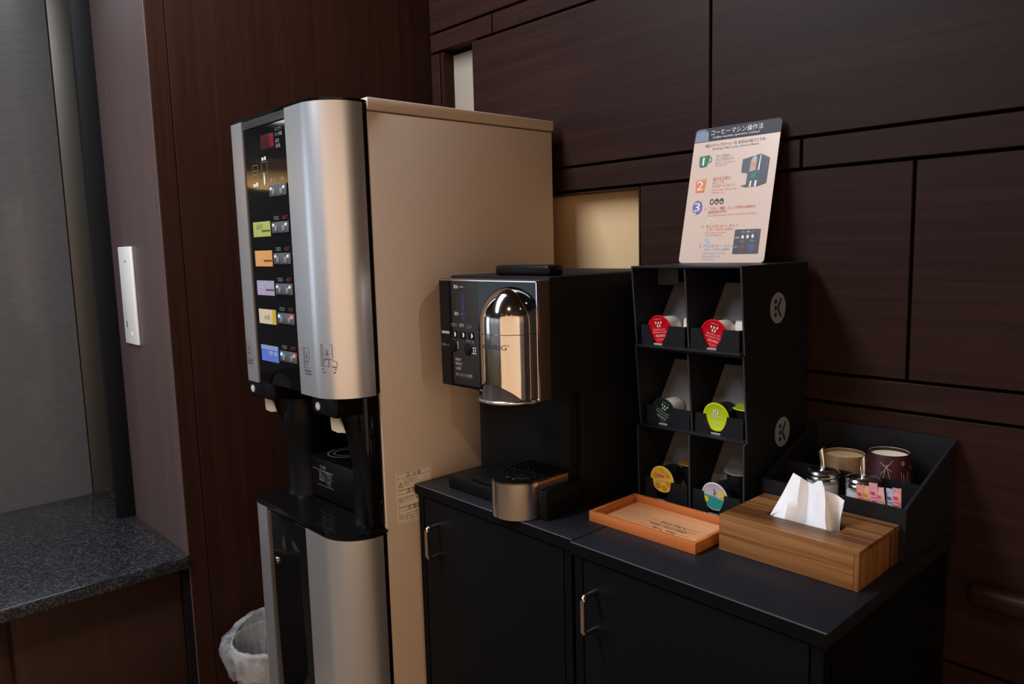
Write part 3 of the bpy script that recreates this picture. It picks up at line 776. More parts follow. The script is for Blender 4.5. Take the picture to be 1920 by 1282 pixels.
def thing_tray(par, x0, x1, cl, y, z0, z1):
    """notched tray front, with its floor and the grey chute that slopes down behind it"""
    b = B()
    w = 0.0212
    front = [(x0, z0), (x1, z0), (x1, z1), (cl + w, z1)]
    right_ = [(1.0, 0.0), (0.985, 0.12), (0.93, 0.30), (0.84, 0.48), (0.71, 0.66), (0.56, 0.80), (0.45, 0.90), (0.43, 1.0)]
    dn = z1 - z0 - 0.0045
    front += [(cl + w * u, z1 - dn * v) for u, v in right_[1:]]
    front += [(cl - w * u, z1 - dn * v) for u, v in right_[::-1][:-1]]
    front += [(cl - w, z1), (x0, z1)]
    b.prism(front, 'y', y, y + 0.002)
    b.box(x0, x0 + 0.0015, y + 0.002, y + 0.06, z0, z1); b.box(x1 - 0.0015, x1, y + 0.002, y + 0.06, z0, z1)
    tr = obj('pod_tray', b, CARD, par, smooth=0)
    b = B(); b.box(cl - 0.009, cl + 0.009, y - 0.0006, y + 0.0, z0 + 0.001, z0 + 0.0042); obj('notch_lip', b, mat('card_edge_pale', (0.34, 0.32, 0.33), 0.7), tr, smooth=0)
    cx0, cx1 = (RX0 + T, RXM - 0.0015) if cl < RXM else (RXM + 0.0015, RX1 - T)
    b = B(); pr_ = [(1.140, z0 + 0.004), (1.150, z0 + 0.004), (1.2275, z0 + 0.1135), (1.2245, z0 + 0.1135)]
    pr_ = [(1.160, z0 + 0.010), (1.163, z0 + 0.010), (1.2285, z0 + 0.108), (1.2255, z0 + 0.108)]
    b.prism(pr_, 'x', cx0 + 0.0005, cx1 - 0.0005); obj('chute', b, CARDIN, par, smooth=0, label='grey sloping card chute')
    return tr


up = rack('pod_rack', 'single tier black card pod rack with red pods, stacked on top', 1.1435, 1.2905, 1.094, [(1.1435, 1.097, 1.184)],
          [(1.108, 1.1435), (1.317, 1.1435), (1.320, 1.2905), (1.094, 1.2905)], [(1.2125, 1.215)])
lo = rack('pod_rack', 'two tier black card pod rack standing on the right cabinet', 0.850, 1.1430, 1.106, [(0.850, 1.106, 0.8945), (0.9935, 1.112, 1.0325)],
          [(1.112, 0.850), (1.320, 0.850), (1.320, 1.143), (1.104, 1.143), (1.119, 0.996), (1.109, 0.992)], [(1.2355, 0.9935)])
b = B().box(-0.8575, -0.8115, 1.166, 1.170, 1.2530, 1.2864, 0.0018, 3); obj('tape_flap', b, mat('flap_dark_grey', (0.055, 0.048, 0.050), 0.6), up)


# ================================================================== PODS
def pod(loc, rot, lidm, cupm, label, spin=0.0, group='coffee pods in the rack', decor=None, rim=None):
    t = thing('coffee_pod', label, 'coffee pod', loc, rot, group)
    obj('cup', B().lathe([(0.0225, -0.0015), (0.0215, -0.010), (0.0185, -0.041), (0.0170, -0.044), (0.0, -0.044)], seg=36), cupm, t, local=True)
    ld = obj('lid', B().lathe([(0.0, 0.0), (0.0220, 0.0), (0.0235, 0.0008), (0.0255, 0.0004), (0.0260, -0.0006), (0.0252, -0.0016), (0.0225, -0.0016)], seg=44), lidm, t, local=True)
    if decor:
        R = Matrix.Rotation(spin, 4, 'Z')
        ux = (R @ Vector((1, 0, 0))); uy = (R @ Vector((0, 1, 0)))
        decor(ld, (0, 0, 0.0009), ux, uy)
    return t


def beans(b, O, ux, uy, pts, rx, ry):
    for u, v, a in pts:
        ca, sa = math.cos(a), math.sin(a)
        b.disc(Vector(O) + ux * u + uy * v, ux * ca + uy * sa, uy * ca - ux * sa, rx, ry, 10)
    return b


BEAN = [(-0.0055, 0.0125, 0.3), (0.0, 0.0120, 0.0), (0.0058, 0.0125, -0.4), (-0.0025, 0.0065, 0.1), (0.0026, 0.0065, -0.2)]


def deco_coffee(name, sub, m):
    def f(ld, O, ux, uy):
        b = beans(B(), O, ux, uy, BEAN, 0.0016, 0.0026); obj('bean_mark', b, m, ld, smooth=0, local=True, recalc=False)
        text('lettering', m, ld, [(name, 0, -0.0022, 0.0052, 'C', 0.026), (sub, 0, -0.0060, 0.0026, 'C', 0.030), ('KEURIG', 0.001, -0.0135, 0.0062, 'C', 0.020), ('COFFEE & TEA', 0, 0.0182, 0.0020, 'C', 0.016), ('KEURIG EFGK', 0, -0.0188, 0.0018, 'C', 0.014)], O, ux, uy, local=True)
    return f


def deco_green(ld, O, ux, uy):
    b = beans(B(), O, ux, uy, [(-.004, .0115, .5), (0, .013, 0), (.004, .0115, -.5), (-.004, .0075, -.5), (0, .006, 0), (.004, .0075, .5)], 0.0014, 0.0024)
    obj('leaf_mark', b, PRINTW, ld, smooth=0, local=True, recalc=False)
    text('lettering', PRINTW, ld, [('知覧玉緑茶', 0, -0.0010, 0.0052, 'C', 0.025), ('KEURIG', 0.001, -0.0130, 0.0048, 'C', 0.020)], O, ux, uy, local=True)


def deco_yellow(ld, O, ux, uy):
    Y2 = mat('lid_orange', (0.62, 0.26, 0.01), 0.35, var=0.05)
    b = B()
    for u, v, r in ((-.013, .006, .0055), (.012, .010, .005), (-.010, -.013, .006), (.004, -.0155, .0055), (.014, -.006, .005), (.002, .017, .004)): b.disc(Vector(O) + ux * u + uy * v, ux, uy, r, r, 14)
    obj('fruit_print', b, Y2, ld, smooth=0, local=True, recalc=False)
    O2 = (O[0], O[1], O[2] + 0.0002)
    b = B(); b.poly([Vector(O2) + ux * u + uy * v for u, v in ((-.0085, .0035), (.0045, .0050), (.0050, .0085), (-.0080, .0095))])
    bd = obj('red_badge', b, mat('badge_red', (0.42, 0.01, 0.03), 0.4), ld, smooth=0, local=True, recalc=False)
    text('lettering', PRINTW, ld, [('Lipton', -0.0018, 0.0052, 0.0042, 'C', 0.010)], (O[0], O[1], O[2] + 0.0004), ux, uy, local=True)
    text('lettering', mat('lid_ink_brown', (0.22, 0.10, 0.05), 0.5, var=0), ld, [('イエローラベル', 0.001, -0.0050, 0.0046, 'C', 0.026)], (O[0], O[1], O[2] + 0.0004), ux, uy, local=True)


def deco_teal(ld, O, ux, uy):
    b = B(); n = 20
    b.poly([Vector(O) + ux * (0.0226 * math.cos(PI + i / n * PI)) + uy * (0.0226 * math.sin(PI + i / n * PI) - 0.0005) for i in range(n + 1)])
    obj('teal_half', b, mat('lid_teal', (0.03, 0.30, 0.24), 0.35, var=0.08), ld, smooth=0, local=True, recalc=False)
    O2 = (O[0], O[1], O[2] + 0.0002)
    b = B()
    for u, v, r in ((.0125, .008, .006), (-.0155, -.009, .0055)): b.disc(Vector(O2) + ux * u + uy * v, ux, uy, r, r, 14)
    obj('lemon_print', b, mat('lid_lemon', (0.70, 0.50, 0.02), 0.4), ld, smooth=0, local=True, recalc=False)
    b = B(); beans(b, O2, ux, uy, [(-.002, .012, .3), (.001, .008, -.3), (-.001, .005, .2)], .0012, .0026); quad_uv(b, O2, ux, uy, -.008, .008, .0005, .0012)
    obj('dark_print', b, mat('lid_ink_dark', (0.08, 0.09, 0.12), 0.5, var=0), ld, smooth=0, local=True, recalc=False)
    text('lettering', mat('lid_ink_blue', (0.02, 0.14, 0.22), 0.5, var=0), ld, [('HERBAL TEA', 0.001, -0.0075, 0.0045, 'C', 0.026), ('ハーブ', 0.002, -0.0140, 0.0045, 'C', 0.012)], O2, ux, uy, local=True)


LRED = mat('lid_red', (0.50, 0.004, 0.010), 0.36, spec=0.2, var=0.04)
LGRN = mat('lid_dark_green', (0.006, 0.018, 0.012), 0.35, var=0.1)
LLIM = mat('lid_lime', (0.44, 0.56, 0.010), 0.35, var=0.04)
LYEL = mat('lid_yellow', (0.72, 0.46, 0.07), 0.35, var=0.12, scale=120)
LWHT = mat('lid_silver_white', (0.52, 0.50, 0.55), 0.35, var=0.05)
LGRY = mat('lid_grey_green', (0.16, 0.16, 0.12), 0.4, var=0.1)
LMAR = mat('lid_maroon', (0.20, 0.004, 0.02), 0.4, var=0.05)
CWHT = mat('pod_white', (0.72, 0.66, 0.60), 0.55, var=0.02)
CBLK = mat('pod_black', (0.008, 0.008, 0.009), 0.35, var=0.1)
t12 = math.radians(90 + 5)
LY = 1.1155
pod((-0.816, LY, 1.1760), (t12, 0, 0), LRED, CWHT, 'red lidded pod in the upper left bay of the rack', 0.12, decor=deco_coffee('モカブレンド', 'MOCHA BLEND COFFEE', PRINTW))
pod((-0.7045, LY, 1.1745), (t12, 0, 0), LRED, CWHT, 'red lidded pod in the upper right bay of the rack', -0.20, decor=deco_coffee('モカブレンド', 'MOCHA BLEND COFFEE', PRINTW))
PG2 = mat('print_pale', (0.42, 0.42, 0.40), 0.5, var=0)
pod((-0.8170, LY + 0.012, 1.0225), (t12, 0, 0), LGRN, CWHT, 'dark green lidded pod in the middle left bay', -0.42, decor=deco_coffee('キリマンジァロ', 'KILIMANJARO BLEND', PG2))
pod((-0.7060, LY + 0.012, 1.0285), (t12, 0, 0), LLIM, CBLK, 'bright lime green lidded pod in the middle right bay', -0.05, decor=deco_green)
pod((-0.8155, LY + 0.006, 0.8955), (t12, 0, 0), LYEL, CBLK, 'yellow lidded tea pod in the bottom left bay', 0.0, decor=deco_yellow)
pod((-0.7040, LY + 0.006, 0.8880), (t12, 0, 0), LWHT, CBLK, 'white and teal lidded pod in the bottom right bay', -0.15, decor=deco_teal)
# further pods lying behind the front ones
pod((-0.777, 1.166, 1.1925), (math.radians(178), 0, 0), LRED, CWHT, 'white pod upside down behind the upper left red pod') .location.z = 1.1505
pod((-0.6715, 1.1650, 1.1505), (math.radians(180), 0, 0), LRED, CWHT, 'white pod with red rim standing upside down in the upper right bay')
pod((-0.6905, 1.190, 1.1925), (math.radians(14), 0, 0), LMAR, CWHT, 'maroon lidded pod farthest back in the upper right bay')
pod((-0.7795, 1.205, 1.0420), (math.radians(180), 0, 0), LGRN, CWHT, 'white upturned pod high on the middle left chute')
pod((-0.6710, 1.172, 1.0440), (0.06, 0.0, 0), LLIM, CBLK, 'lime lidded pod standing upright in the middle right bay')
pod((-0.6710, 1.214, 1.1000), (math.radians(10), 0, 0), mat('lid_olive', (0.10, 0.11, 0.02), 0.4), CBLK, 'olive lidded pod at the top of the middle right chute')
pod((-0.7880, 1.180, 0.9220), (0.08, -0.05, 0), mat('lid_amber', (0.30, 0.15, 0.02), 0.4, var=0.3, scale=150), CBLK, 'amber lidded pod standing at the back of the bottom left bay')
pod((-0.6860, 1.172, 0.9270), (0.05, 0.04, 0), LGRY, CBLK, 'grey lidded pod standing at the back of the bottom right bay')

# ================================================================== SIGN ON THE RACK
SO = Vector((-0.877, 1.262, 1.2908)); SUX = Vector((1, 0, 0)); SH = math.hypot(0.06, 0.26); SUY = Vector((0, 0.06, 0.26)).normalized(); SN = SUX.cross(SUY)
SWD = 0.182
sg = thing('instruction_sign', 'laminated coffee machine instruction card leaning on the wall above the rack', 'sign', (-0.786, 1.265, 1.2908))
b = B(); r = 0.007; pts = []
for cx, cy, a0 in ((SWD - r, r, -PI / 2), (SWD - r, SH - r, 0), (r, SH - r, PI / 2), (r, r, PI)):
    for i in range(6):
        a = a0 + i / 5 * PI / 2; pts.append((cx + r * math.cos(a), cy + r * math.sin(a)))
def S(u, v, d=0.0): return SO + SUX * u + SUY * v + SN * d
va = [b.bm.verts.new(S(u, v, 0.0)) for u, v in pts]; vb = [b.bm.verts.new(S(u, v, -0.0012)) for u, v in pts]
b.bm.faces.new(va); b.bm.faces.new(vb[::-1])
for i in range(len(pts)): b.bm.faces.new((va[i], vb[i], vb[(i + 1) % len(pts)], va[(i + 1) % len(pts)]))
card = obj('card', b, mat('card_peach', (0.62, 0.46, 0.38), 0.3, spec=0.5, var=0.02, coat=0.25), sg, smooth=0)
SW2, SH2 = SWD, SH


def sq(b, u0, u1, v0, v1, d=0.0004):
    b.poly([S(u0 * SW2, v0 * SH2, d), S(u1 * SW2, v0 * SH2, d), S(u1 * SW2, v1 * SH2, d), S(u0 * SW2, v1 * SH2, d)]); return b


def sp_(b, pts, d=0.0006):
    b.poly([S(u * SW2, v * SH2, d) for u, v in pts]); return b


NAVY = mat('sign_navy', (0.022, 0.018, 0.030), 0.45, spec=0.25, var=0.03)
b = B(); rr = 0.038
pts = [(0.0, 0.899), (1.0, 0.899)]
for cx, a0 in ((1 - rr, 0), (rr, PI / 2)):
    for i in range(6):
        a = a0 + i / 5 * PI / 2; pts.append((cx + rr * math.cos(a), 1 - rr * 0.68 + rr * 0.68 * math.sin(a)))
sp_(b, pts, 0.0004); obj('header_band', b, NAVY, sg, smooth=0)
b = B(); sp_(b, [(0.003, 0.900), (0.18, 0.900), (0.172, 0.93), (0.150, 0.975), (0.125, 0.995), (0.045, 0.995), (0.012, 0.985)], 0.0006)
pt = obj('header_picture', b, mat('picture_steel_blue', (0.10, 0.12, 0.20), 0.35, var=0.3, scale=120), sg, smooth=0)
b = B()
for i in range(10):
    u = 0.012 + i * 0.0165
    u2 = u + 0.018
    if u2 > 0.165: u2 = 0.165
    sp_(b, [(u, 0.905), (u + 0.005, 0.905), (min(u2 + 0.005, 0.165), 0.975), (min(u2, 0.160), 0.975)], 0.0008)
obj('picture_stripe', b, mat('picture_pale', (0.36, 0.40, 0.52), 0.4, var=0.2, scale=200), pt, smooth=0)
SGREEN = mat('sign_green', (0.005, 0.13, 0.05), 0.4, var=0.02); SORANGE = mat('sign_orange', (0.66, 0.18, 0.03), 0.4, var=0.02); SPURP = mat('sign_purple', (0.16, 0.11, 0.36), 0.4, var=0.02)
SRED = mat('sign_red_ink', (0.52, 0.06, 0.05), 0.5, var=0); SSAL = mat('sign_salmon_ink', (0.60, 0.18, 0.13), 0.5, var=0); SBLU = mat('sign_blue_ink', (0.14, 0.36, 0.55), 0.5, var=0)
SGRN2 = mat('sign_grey_green_ink', (0.16, 0.22, 0.20), 0.5, var=0); SDARK = mat('sign_dark_ink', (0.03, 0.028, 0.04), 0.5, var=0); SWHITE = mat('sign_white', (0.72, 0.70, 0.70), 0.45, var=0)
b = B(); sp_(b, [(.094, .790), (.215, .797), (.214, .745), (.190, .712), (.120, .706), (.100, .722)]); c1 = obj('step_cup', b, SGREEN, sg, smooth=0)
b = B()
for i in range(10):
    a0, a1 = -1.3 + i * .28, -1.3 + (i + 1) * .28
    P_ = lambda a, k: (.214 + .036 * k * math.cos(a), .760 + .026 * k * math.sin(a))
    sp_(b, [P_(a0, 1), P_(a1, 1), P_(a1, .72), P_(a0, .72)])
obj('cup_handle', b, SGREEN, c1, smooth=0)
b = B(); sp_(b, [(.085, .612), (.215, .622), (.200, .522), (.098, .522)]); c2 = obj('step_cup', b, SORANGE, sg, smooth=0)
b = B(); sp_(b, [(.085, .6075), (.2145, .6165), (.2145, .6135), (.085, .6045)], 0.0008); obj('cup_line', b, mat('card_peach_line', (0.62, 0.46, 0.38), 0.4), c2, smooth=0)
b = B(); b.disc(S(.147 * SW2, .410 * SH2, .0006), SUX, SUY, .060 * SW2, .052 * SH2, 32); c3 = obj('step_disc', b, SPURP, sg, smooth=0)
b = B()
for sx_ in (.165, .118): quad_uv(b, S(sx_ * SW2, (.452 if sx_ > .15 else .356) * SH2, .0008), SUX, SUY, 0, .004, 0, .004)
obj('disc_notch', b, mat('card_peach_line', (0.62, 0.46, 0.38), 0.4), c3, smooth=0)
L = SW2


def st_(name, m, items):
    its = []
    for it in items:
        s, u, v, h, u1 = it
        its.append((s, u * SW2, v * SH2, h * SH2, 'L', (u1 - u) * SW2))
    return text(name, m, sg, its, S(0, 0, 0.0012), SUX, SUY)


st_('lettering', SWHITE, [('コーヒーマシン操作法', .200, .943, .046, .805), ('Coffee machine operation method', .228, .916, .023, .770), ('1', .140, .722, .085, .162), ('2', .110, .537, .095, .190), ('3', .108, .380, .090, .182)])
st_('lettering', SDARK, [('1種のドリップコーヒーを お好みの味でどうぞ。', .144, .856, .026, .855), ('Brewing coffee in your choice of flavor', .245, .832, .019, .780)])
st_('lettering', SGRN2, [('カップ台に', .299, .772, .024, .468), ('カップをセット', .300, .746, .026, .515), ('Place a cup under on', .299, .726, .014, .535), ('the cup tray', .299, .708, .014, .44)])
st_('lettering', SSAL, [('蓋を引き開け、', .295, .603, .028, .515), ('Kカップを', .295, .578, .024, .43), ('ホルダーにセット', .295, .551, .026, .57), ('Open the Brew Chamber and', .297, .527, .015, .585), ('insert the K-cup', .295, .507, .015, .44)])
st_('lettering', SRED, [('I：「うすい・標準・こい」の中からお好みの', .245, .386, .025, .83), ('抽出設定を押す', .290, .362, .023, .51), ('II：ホットコーヒー・ティー', .235, .256, .026, .662)])
st_('lettering', SSAL, [('Choose desired taste < MILD / REGULAR / STRONG >', .287, .341, .015, .86), ('スタートボタンを押す', .298, .232, .023, .61), ('Hot coffee or hot tea', .290, .214, .014, .53), ('Press Start Button', .288, .196, .014, .49)])
st_('lettering', SBLU, [('II：アイスコーヒー・ティー', .235, .114, .026, .625), ('スタートボタンを押す', .298, .089, .023, .602), ('Iced coffee or iced tea', .291, .066, .014, .56), ('Press Start Button', .289, .044, .014, .5), ('Pour over ice', .289, .024, .014, .44)])
b = B()
for i in range(3): b.disc(S((.317 + i * .058) * SW2, .445 * SH2, .0006), SUX, SUY, .0046, .0058, 20, inner=0.62)
for i, k in ((1, .3), (2, .75)): quad_uv(b, S((.317 + i * .058) * SW2 - .003, .445 * SH2, .0009), SUX, SUY, 0, .006, .001, .0042)
obj('strength_icon', b, SDARK, sg, smooth=0)
b = B(); b.disc(S(.323 * SW2, .306 * SH2, .0006), SUX, SUY, .0058, .0062, 20, inner=0.82)
for i in range(2):
    for j in range(3): quad_uv(b, S(.323 * SW2 - .0024 + i * .0032, .306 * SH2 - .0032 + j * .0024, .0006), SUX, SUY, 0, .0016, 0, .0012)
obj('hot_icon', b, SWHITE, sg, smooth=0)
b = B(); b.disc(S(.318 * SW2, .165 * SH2, .0006), SUX, SUY, .0060, .0066, 20, inner=0.82)
for i in range(2):
    for j in range(3): quad_uv(b, S(.318 * SW2 - .0026 + i * .0032, .165 * SH2 - .0034 + j * .0024, .0006), SUX, SUY, 0, .002, 0, .0015)
obj('ice_icon', b, mat('sign_pale_blue', (0.40, 0.58, 0.72), 0.4), sg, smooth=0)
# picture of the brewer
b = B(); sp_(b, [(.620, .735), (.819, .763), (.822, .648), (.826, .642), (.835, .535), (.690, .532), (.640, .540), (.635, .545), (.690, .552), (.692, .632), (.620, .642)])
ph = obj('machine_picture', b, mat('picture_charcoal', (0.045, 0.045, 0.06), 0.4, var=0.1), sg, smooth=0)
b = B(); sp_(b, [(.822, .762), (.919, .728), (.914, .552), (.828, .535)], .0008); obj('picture_side', b, mat('picture_slate', (0.022, 0.024, 0.045), 0.4, var=0.1), ph, smooth=0)
b = B(); sp_(b, [(.712, .640), (.780, .650), (.784, .730), (.772, .750), (.755, .755), (.735, .742), (.718, .715)], .0009); obj('picture_dome', b, mat('picture_silver', (0.36, 0.34, 0.36), 0.3, var=0.3, scale=300), ph, smooth=0)
b = B(); sp_(b, [(.818, .757), (.826, .757), (.822, .648), (.806, .645)], .0009); sp_(b, [(.730, .532), (.748, .533), (.752, .575), (.735, .575)], .0009); sp_(b, [(.785, .533), (.805, .533), (.812, .575), (.790, .575)], .0009)
obj('picture_highlight', b, SWHITE, ph, smooth=0)
b = B(); sp_(b, [(.725, .672), (.772, .672), (.776, .705), (.722, .705)], .0011); obj('picture_mark', b, SORANGE, ph, smooth=0)
b = B(); sp_(b, [(.740, .590), (.795, .590), (.800, .628), (.738, .625)], .0011); obj('picture_label', b, SGREEN, ph, smooth=0)
# picture of the button panel
b = B(); sq(b, .638, .924, .062, .234, .0006); bp_ = obj('button_picture', b, mat('picture_dark', (0.050, 0.046, 0.056), 0.4, var=0.05), sg, smooth=0)
b = B()
for i in range(3): b.disc(S((.735 + i * .055) * SW2, (.180 + i * .002) * SH2, .0009), SUX, SUY, .0024, .0036, 14)
obj('picture_icon', b, SWHITE, bp_, smooth=0)
b = B(); b.disc(S(.745 * SW2, .103 * SH2, .0009), SUX, SUY, .0044, .0060, 16); obj('picture_icon', b, mat('picture_red', (0.15, 0.04, 0.04), 0.4, var=0.3, scale=400), bp_, smooth=0)
b = B()
for i in range(3):
    for j in range(4): quad_uv(b, S(.815 * SW2 + i * .004, .082 * SH2 + j * .0034, .0009), SUX, SUY, 0, .0026, 0, .0022)
obj('picture_icon', b, mat('picture_blue', (0.10, 0.12, 0.30), 0.4), bp_, smooth=0)
text('lettering', PRINTW, bp_, [('うすい', .715 * SW2, .208 * SH2, .0045, 'L', .008), ('標準', .775 * SW2, .209 * SH2, .0045, 'L', .006), ('こい', .83 * SW2, .210 * SH2, .0045, 'L', .005), ('抽出設定', .650 * SW2, .170 * SH2, .0045, 'L', .010), ('ホット', .718 * SW2, .143 * SH2, .0045, 'L', .008), ('アイス', .820 * SW2, .147 * SH2, .0045, 'L', .008), ('スタート', .652 * SW2, .104 * SH2, .0045, 'L', .009)], S(0, 0, .0010), SUX, SUY)

# ================================================================== WOODEN TRAY
TW = wood('tray_wood_orange', (0.36, 0.095, 0.020), (0.46, 0.130, 0.030), (0.55, 0.170, 0.045), 'x', rough=0.35, spec=0.5, scale=0.8)
TWI = wood('tray_wood_pale', (0.52, 0.235, 0.10), (0.60, 0.285, 0.13), (0.67, 0.335, 0.165), 'x', rough=0.4, spec=0.5, scale=0.8)
wt = thing('wooden_tray', 'shallow orange wooden tray with writing, in front of the pod rack', 'tray', (-0.745, 1.025, 0.85))
x0, x1, y0, y1 = -0.8545, -0.6365, 0.961, 1.0915
tf = bx('tray_floor', TWI, wt, x0 + 0.004, x1 - 0.004, y0 + 0.004, y1 - 0.004, 0.8505, 0.8545)
bx('tray_side', TW, wt, x0, x1, y0, y0 + 0.007, 0.850, 0.8685, 0.0008)
bx('tray_side', TW, wt, x0, x1, y1 - 0.007, y1, 0.850, 0.8685, 0.0008)
bx('tray_side', TW, wt, x0, x0 + 0.007, y0 + 0.007, y1 - 0.007, 0.850, 0.8685, 0.0008)
bx('tray_side', TW, wt, x1 - 0.007, x1, y0 + 0.007, y1 - 0.007, 0.850, 0.8685, 0.0008)
TI = mat('burnt_ink', (0.09, 0.035, 0.02), 0.6, var=0)
# the writing reads from the far side: upside down to the viewer
text('lettering', TI, tf, [('Make Today', 0, 0.0075, 0.013, 'C', 0.048), ('GREAT START WITH', 0, -0.006, 0.0105, 'C', 0.072), ('A Nice Drink', 0, -0.0215, 0.013, 'C', 0.052)], (-0.727, 1.014, 0.8548), (-1, 0, 0), (0, -1, 0))
b = B()
for (u0, u1, v) in ((-.050, -.022, .010), (.026, .050, .010), (-.048, -.028, -.019), (.030, .048, -.019), (-.05, .05, -.0085)): quad_uv(b, (-0.727, 1.014, 0.8548), (-1, 0, 0), (0, -1, 0), u0, u1, v, v + 0.0009)
obj('rule_line', b, TI, tf, smooth=0)

# ================================================================== TISSUE BOX AND TISSUE
WX = wood('tissue_walnut', (0.070, 0.024, 0.007), (0.185, 0.076, 0.023), (0.275, 0.124, 0.042), 'x', rough=0.4, spec=0.35, scale=1.15, band=0.60)
WY = wood('tissue_walnut_end', (0.085, 0.030, 0.009), (0.165, 0.066, 0.021), (0.24, 0.100, 0.034), 'z', rough=0.42, spec=0.35, scale=1.2, band=0.6)
x0, x1, y0, y1, zt = -0.6225, -0.4065, 1.005, 1.1450, 0.9075
tb = thing('tissue_box', 'walnut wood tissue box cover at the front right of the cabinet', 'tissue box', (-0.514, 1.075, 0.85))
bx('front_side', WX, tb, x0, x1 - 0.0070, y0, y0 + 0.007, 0.8505, zt - 0.0062, 0.0004)
bx('back_side', WX, tb, x0, x1 - 0.0070, y1 - 0.007, y1, 0.850, zt - 0.0062, 0.0004)
bx('end_side', WY, tb, x0, x0 + 0.007, y0 + 0.007, y1 - 0.007, 0.850, zt - 0.0062, 0.0005)
bx('end_side', WY, tb, x1 - 0.0068, x1, y0 + 0.0005, y1 - 0.0005, 0.850, zt - 0.0062, 0.0004)
sx0, sx1, sy0, sy1 = -0.572, -0.458, 1.054, 1.090
b = B()
def ring_plate(b, z0, z1, A, Bq):
    o = [(A[0], A[2]), (A[1], A[2]), (A[1], A[3]), (A[0], A[3])]; q = [(Bq[0], Bq[2]), (Bq[1], Bq[2]), (Bq[1], Bq[3]), (Bq[0], Bq[3])]
    V = {}
    for k, z in enumerate((z0, z1)):
        V[k] = [b.bm.verts.new((*p, z)) for p in o], [b.bm.verts.new((*p, z)) for p in q]
    for i in range(4):
        j = (i + 1) % 4
        b.bm.faces.new((V[1][0][i], V[1][0][j], V[1][1][j], V[1][1][i])); b.bm.faces.new((V[0][0][j], V[0][0][i], V[0][1][i], V[0][1][j]))
        b.bm.faces.new((V[0][0][i], V[0][0][j], V[1][0][j], V[1][0][i])); b.bm.faces.new((V[0][1][j], V[0][1][i], V[1][1][i], V[1][1][j]))
ring_plate(b, zt - 0.006, zt, (x0, x1, y0, y1), (sx0, sx1, sy0, sy1)); obj('top_board', b, WX, tb, smooth=0)
bx('tissue_stack', PAPER, tb, x0 + 0.012, x1 - 0.012, y0 + 0.012, y1 - 0.012, 0.851, 0.885)

tp = thing('facial_tissue', 'white paper tissue pulled up through the slot of the wooden box', 'tissue', (-0.515, 1.07, 0.885))
# columns along the slot: (bottom point, top point), folded in depth
cols = [((-0.5690, 1.068, 0.9000), (-0.5680, 1.068, 0.9080)), ((-0.5560, 1.060, 0.8950), (-0.5520, 1.072, 0.9420)), ((-0.5420, 1.058, 0.8950), (-0.5370, 1.076, 0.9760)),
        ((-0.5280, 1.066, 0.8950), (-0.5245, 1.074, 0.9715)), ((-0.5190, 1.078, 0.8950), (-0.5160, 1.080, 0.9640)), ((-0.5060, 1.072, 0.8950), (-0.5060, 1.076, 0.9650)), ((-0.4930, 1.062, 0.8950), (-0.4955, 1.070, 0.9735)),
        ((-0.4820, 1.056, 0.8950), (-0.4890, 1.066, 0.9755)), ((-0.4745, 1.058, 0.8950), (-0.4840, 1.066, 0.9640)), ((-0.4695, 1.064, 0.8950), (-0.4790, 1.070, 0.9420))]
rows = []
for k in range(9):
    t = k / 8
    row = []
    for i, (p, q) in enumerate(cols):
        p, q = Vector(p), Vector(q)
        v = p.lerp(q, t)
        v.y += 0.004 * math.sin(t * PI) * (1 if i % 3 == 1 else -0.6) + 0.0015 * math.sin(7 * t + i * 1.9)
        row.append(v)
    rows.append(row)
b = B().grid(rows).solid(0.0004); ti = obj('sheet', b, PAPER, tp, smooth=40)
fl_ = [((-0.488, 1.080, 0.895), (-0.490, 1.082, 0.956)), ((-0.479, 1.086, 0.895), (-0.478, 1.090, 0.9505)), ((-0.470, 1.084, 0.895), (-0.4640, 1.086, 0.9455)), ((-0.4645, 1.080, 0.897), (-0.4690, 1.086, 0.9300))]
rows = [[Vector(p).lerp(Vector(q), k / 5) + Vector((0, 0.003 * math.sin(k * 1.3 + i), 0)) for i, (p, q) in enumerate(fl_)] for k in range(6)]
b = B().grid(rows).solid(0.0004); obj('sheet_fold', b, PAPER, tp, smooth=40)

# ================================================================== ORGANISER
og = thing('condiment_organizer', 'black card organiser with sloping sides behind the tissue box', 'organizer', (-0.51, 1.24, 0.85))
CARD2 = mat('organizer_card', (0.009, 0.009, 0.0115), 0.45, spec=0.3, var=0.1, scale=400, bump=0.03)
FLx, FRx, BLx, BRx, yf, yb = -0.6305, -0.3985, -0.6225, -0.3890, 1.1485, 1.331
zf, zbk, th = 0.931, 1.0045, 0.003


def slab(name, quad, nrm, t, m, par):
    b = B(); v = [Vector(p) for p in quad]; n = Vector(nrm) * t
    a = [b.bm.verts.new(p) for p in v]; c = [b.bm.verts.new(p + n) for p in v]
    b.bm.faces.new(a); b.bm.faces.new(c[::-1])
    for i in range(4): b.bm.faces.new((a[i], c[i], c[(i + 1) % 4], a[(i + 1) % 4]))
    return obj(name, b, m, par, smooth=0)


